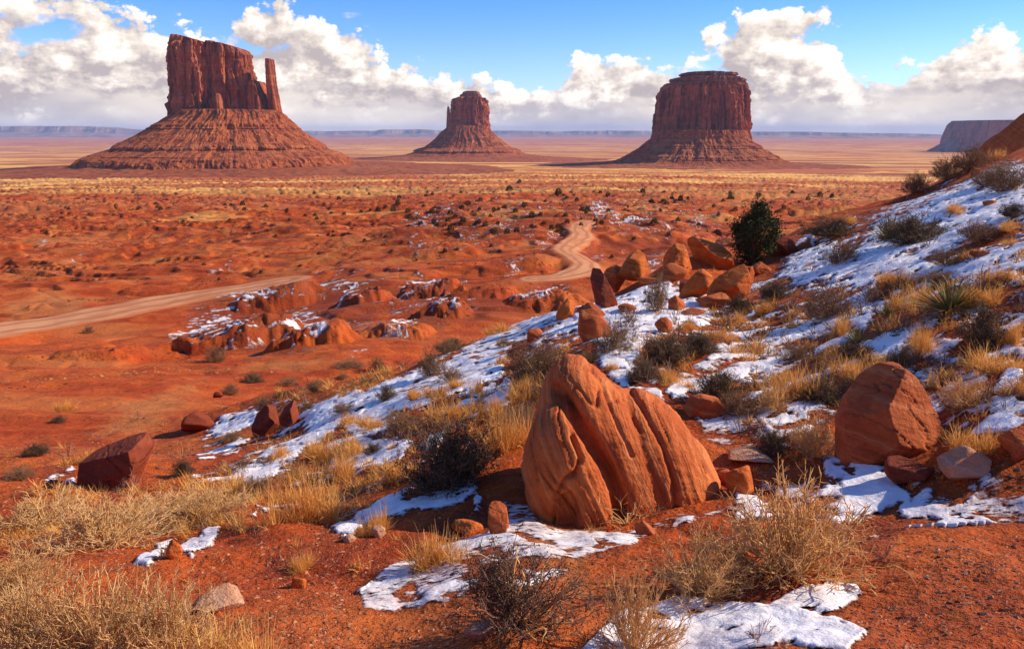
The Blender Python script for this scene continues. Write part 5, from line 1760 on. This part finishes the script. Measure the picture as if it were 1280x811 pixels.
# --- the juniper by the outcrop
p = hit(944, 333, 10, 45)
sc = cam_depth(p) / FPX
JW, JH = 60 * sc, 80 * sc
root = empty('juniper_tree', (p[0], p[1] + .2, p[2] - .05))
tag(root, 'dark green juniper standing alone beside the orange rock outcrop', 'tree')
tr, _ = tree_of_twigs(7, .55, JH * .75, 7, 5, JH * .28, JH * .022, .15, .02, JH * .05, grand=2, sides=6)
link('trunk', pm('juniper_trunk', tr), root, m_bark)
nb = 95
cl = nrg.normal(0, 1, (nb, 3)); cl /= np.linalg.norm(cl, axis=1)[:, None]
cl *= nrg.uniform(.35, 1, (nb, 1)) ** .5
zz = cl[:, 2] * .5 + .5
taper = np.where(zz < .62, .84 + .25 * zz, 1.0 - .62 * (zz - .62) / .38)
cl = np.stack([cl[:, 0] * JW * .47 * taper + JW * .06 * (zz - .4), cl[:, 1] * JW * .45 * taper, .04 * JH + zz * JH * .93], 1)
pts = []
for c in cl:
    k = int(nrg.integers(90, 170))
    q = nrg.normal(0, 1, (k, 3)) * np.array([.055, .055, .075]) * JH * nrg.uniform(.6, 1.1)
    pts.append(c + q)
link('crown', pm('juniper_crown', leafs(np.concatenate(pts), .022 * JH, .004)), root, m_juniper)

# ------------------------------------------------------------------ scrub, gravel, small grass
def bush_blob(n, size):
    d = nrg.normal(0, 1, (n, 3)); d /= np.linalg.norm(d, axis=1)[:, None]
    d *= nrg.uniform(.4, 1, (n, 1)) ** .6
    d[:, 2] = np.abs(d[:, 2]) * .95
    d[:, :2] *= .5
    return leafs(d, size, .02)


FARJ = [pm('far_juniper', bush_blob(260, .11)) for _ in range(4)]
dots = []
for x, y in [(120, 105), (70, 120), (40, 132), (100, 130), (160, 135), (210, 185), (330, 142), (350, 155), (320, 172), (375, 120), (400, 107), (380, 172), (330, 205),
             (265, 178), (445, 180), (470, 190), (490, 158), (520, 185), (505, 220), (555, 218), (595, 213), (590, 135), (655, 152), (655, 195), (703, 185), (735, 203),
             (762, 195), (790, 152), (797, 180), (775, 205), (852, 192), (855, 132), (878, 130), (835, 92), (910, 175), (935, 180), (762, 60), (565, 45), (605, 20),
             (1145, 177), (1240, 172), (1135, 98), (1182, 95), (1215, 85), (1250, 88), (1100, 55), (960, 70), (690, 150), (625, 110), (545, 120), (450, 90), (255, 135)]:
    dots.append((460 + x / 3.2, 220 + y / 3.2, nrg.uniform(5.5, 10)))
for x, y in [(40, 668), (105, 657), (135, 660), (262, 712), (245, 685), (300, 655), (395, 645), (480, 690), (560, 660), (600, 645), (640, 650)]:
    dots.append((800 + x / 2.667, y / 2.667, nrg.uniform(5, 9)))
for x, y in [(520, 142), (460, 162), (535, 160), (750, 147), (770, 147), (808, 143), (815, 160), (887, 150), (1130, 125), (1147, 177), (1017, 183), (1050, 180), (965, 198),
             (1205, 170), (1235, 165), (1260, 160), (920, 250), (1110, 250), (730, 395), (870, 370), (1000, 350), (680, 345), (640, 190), (380, 180), (230, 160)]:
    dots.append((x / 2.667, 200 + y / 2.667, nrg.uniform(4, 7)))
while len(dots) < 150:
    px, py = nrg.uniform(380, 1020), 238 + 90 * nrg.random() ** 1.3
    if lookup(ROAD, *hit(px, py, 70, 2500)[:2]) < -.2:
        dots.append((px, py, nrg.uniform(3.0, 6.5)))
for k, (px, py, w) in enumerate(dots):
    p = hit(px, py + w * .4, 70, 2500)
    s = w * cam_depth(p) / FPX
    o = link('juniper_bush', FARJ[k % 4], None, m_juniper)
    o.location = p - np.array([0, 0, .05 * s])
    o.rotation_euler = (0, 0, nrg.uniform(0, 6.28))
    o.scale = (s, s, s * nrg.uniform(.7, 1.0))
    tag(o, 'small dark juniper dotting the red valley floor', 'bush', 'junipers dotting the valley')


def scatter(name, n, shape, mat, label, cat_kind, pick, size, sink=.1, squash=(1, 1, 1)):
    """one object of many small bits: pick() -> x, y arrays, size() -> sizes"""
    x, y = pick(n)
    z = lookup(H, x, y)
    s = size(x, y)
    sv, sf, sa = shape
    n = len(x)
    rz = nrg.uniform(0, 6.28, n)
    c, sn = np.cos(rz)[:, None], np.sin(rz)[:, None]
    sq = np.asarray(squash) * nrg.uniform(.7, 1.3, (n, 1, 3))
    v = sv[None] * sq
    V = np.stack([(v[..., 0] * c - v[..., 1] * sn) * s[:, None] + x[:, None], (v[..., 0] * sn + v[..., 1] * c) * s[:, None] + y[:, None],
                  v[..., 2] * s[:, None] + (z - sink * s)[:, None]], -1).reshape(-1, 3)
    F = (sf[None] + (np.arange(n) * len(sv))[:, None, None]).reshape(-1, sf.shape[1])
    a = np.clip(np.repeat(nrg.random(n), len(sv)) * .8 + np.tile(sa, n) * .2, 0, 1)
    o = link(name, mesh(name, V, F, False, {'v': a}), None, mat)
    tag(o, label, cat_kind, kind='stuff')
    return o


def pick_fan(rlo, rhi, azl, azh, dens, pw=1.0):
    def f(n):
        r = np.exp(nrg.uniform(math.log(rlo), math.log(rhi), n * 6)) if pw == 1 else rlo + (rhi - rlo) * nrg.random(n * 6) ** pw
        a = np.radians(nrg.uniform(azl, azh, n * 6))
        x, y = r * np.sin(a), r * np.cos(a)
        k = nrg.random(len(x)) < dens(x, y)
        return x[k][:n], y[k][:n]
    return f


def d_scrub(x, y):
    d = sstep(fbm(x / 55, y / 38, 4, 301), -.02, .35) * sstep(fbm(x / 9, y / 9, 2, 303), -.3, .3)
    return d * (lookup(ROAD, x, y) < -.4) * (lookup(SNOW, x, y) < .3)


blob_small = bush_blob(9, .30)
m_scrub = plant_mat('scrub_leaves', (.10, .035, .016), (.30, .14, .055))
scatter('desert_scrub', 15000, blob_small, m_scrub, 'low brown scrub speckling the valley floor', 'scrub', pick_fan(130, 1500, -40, 40, d_scrub),
        lambda x, y: nrg.uniform(.3, 1.1, len(x)) * np.clip(np.hypot(x, y) / 360, .55, 1.6))
m_scrub2 = plant_mat('gold_scrub_leaves', (.36, .17, .05), (.62, .38, .14))
scatter('desert_grass', 9000, blob_small, m_scrub2, 'pale dry grass specks across the valley floor', 'grass', pick_fan(60, 1400, -40, 40, d_scrub),
        lambda x, y: nrg.uniform(.35, .9, len(x)) * np.clip(np.hypot(x, y) / 300, .35, 1.6), squash=(1, 1, .6))

# rubble of the valley knolls and ledges
v8, f8 = ICO[2]
v1 = np.array([[1, 0, 0], [-1, 0, 0], [0, 1, 0], [0, -1, 0], [0, 0, .8], [0, 0, -.8], [.6, .6, .4], [-.6, -.5, .45]])
f1 = np.array([[0, 6, 4], [6, 2, 4], [2, 1, 4], [1, 7, 4], [7, 3, 4], [3, 0, 4], [0, 2, 6], [1, 3, 7], [2, 0, 5], [1, 2, 5], [3, 1, 5], [0, 3, 5]])
stone = (v1 * .5, f1, np.zeros(8))
m_gravel = plant_mat('gravel_stones', (.10, .018, .006), (.74, .32, .16))


def d_gravel(x, y):
    return (.25 + .75 * sstep(fbm(x / 1.5, y / 1.5, 3, 311), -.2, .3)) * (lookup(SNOW, x, y) < .15)


scatter('gravel', 60000, stone, m_gravel, 'loose red gravel on the near hillside', 'gravel', pick_fan(2.8, 30, -40, 40, d_gravel),
        lambda x, y: (.009 + .035 * nrg.random(len(x)) ** 6) * (1 + .10 * np.hypot(x, y)), squash=(1, .8, .6))


def d_rub(x, y):
    return sstep(fbm(x / 40, y / 30, 3, 321), -.05, .3) * (lookup(ROAD, x, y) < -.3)


m_rub = plant_mat('valley_rubble', (.16, .032, .013), (.40, .13, .05))
scatter('rubble', 14000, stone, m_rub, 'broken red stones strewn over the valley floor', 'rubble', pick_fan(55, 900, -40, 40, d_rub),
        lambda x, y: (.3 + .8 * nrg.random(len(x)) ** 3) * np.clip(np.hypot(x, y) / 200, .5, 2.2), squash=(1.2, .8, .55))


# thin filling of small tufts on the near hillside
def small_tuft():
    n = 26
    d = dome_dirs(n, .1, 1.2, .8)
    p = stems_from(np.concatenate([nrg.normal(0, .12, (n, 2)), np.zeros((n, 1))], 1), d, .6 * nrg.uniform(.5, 1.1, n), 4, nrg.uniform(0, .3, n), .12)
    return blades(p, .014 * np.array([.9, 1, .7, .2])[None] * np.ones((n, 1)))


GRASSY = np.full(H.shape, -1.0)
paint(GRASSY, [[(240, 600), (330, 560), (420, 530), (520, 500), (620, 480), (700, 440), (740, 440), (720, 470), (660, 560), (560, 560), (480, 640), (400, 640), (300, 640)],
               [(0, 630), (120, 610), (240, 600), (300, 620), (330, 660), (200, 680), (0, 690)],
               [(0, 700), (40, 690), (60, 740), (140, 750), (230, 770), (310, 811), (0, 811)],
               [(780, 400), (900, 380), (1000, 380), (1180, 340), (1440, 290), (1440, 560), (1200, 550), (1060, 480), (1010, 570), (940, 560), (850, 490), (780, 480)],
               [(280, 500), (350, 470), (440, 440), (520, 430), (480, 500), (380, 520)]], 2.5, 50, 16, 1.6)


def d_tuft(x, y):
    g = lookup(GRASSY, x, y)
    return np.clip(sstep(g, -.3, .8) * sstep(fbm(x / .8, y / .8, 3, 331), -.15, .35), .008, 1) * (1 - .94 * (lookup(SNOW, x, y) > .1))


scatter('small_grass', 4600, small_tuft(), m_gold, 'thin dry grass between the bushes on the near hillside', 'grass', pick_fan(3.2, 42, -38, 38, d_tuft),
        lambda x, y: nrg.uniform(.14, .40, len(x)) * np.clip(np.hypot(x, y) / 12, .7, 1.5), sink=.02)
def d_brush(x, y):
    g = lookup(GRASSY, x, y)
    return np.clip(sstep(g, -.5, .6) * sstep(fbm(x / 1.1, y / 1.1, 3, 341), -.05, .4), .004, 1) * np.where(x > 0, 1, .45)


tw, tips = tree_of_twigs(12, 1.3, .5, 4, 3, .2, .012, .2, .08, .08)
scatter('small_brush', 2600, tw, m_twig, 'little dark brush between the bushes on the near hillside', 'brush', pick_fan(4, 42, -38, 38, d_brush),
        lambda x, y: nrg.uniform(.2, .55, len(x)) * np.clip(np.hypot(x, y) / 12, .7, 1.6), sink=.02)

# ------------------------------------------------------------------ air
mh = bpy.data.materials.new('air')
mh.use_nodes = True
t = NT(mh.node_tree)
o = t.n('ShaderNodeOutputMaterial')
pv = t.n('ShaderNodeVolumePrincipled')
pv.inputs['Color'].default_value = (.60, .70, 1.0, 1)
pv.inputs['Density'].default_value = 2.2e-5
pass
t.link(pv.outputs[0], o.inputs['Volume'])
hv = np.array([(x, y, z) for z in (-420, 420) for (x, y) in ((-66000, -66000), (66000, -66000), (66000, 66000), (-66000, 66000))], float)
hf = np.array([(3, 2, 1, 0), (4, 5, 6, 7), (0, 1, 5, 4), (1, 2, 6, 5), (2, 3, 7, 6), (3, 0, 4, 7)])
haze = link('haze', mesh('haze', hv, hf, False), None, mh)
tag(haze, 'thin blue air over the valley', 'haze', kind='stuff')
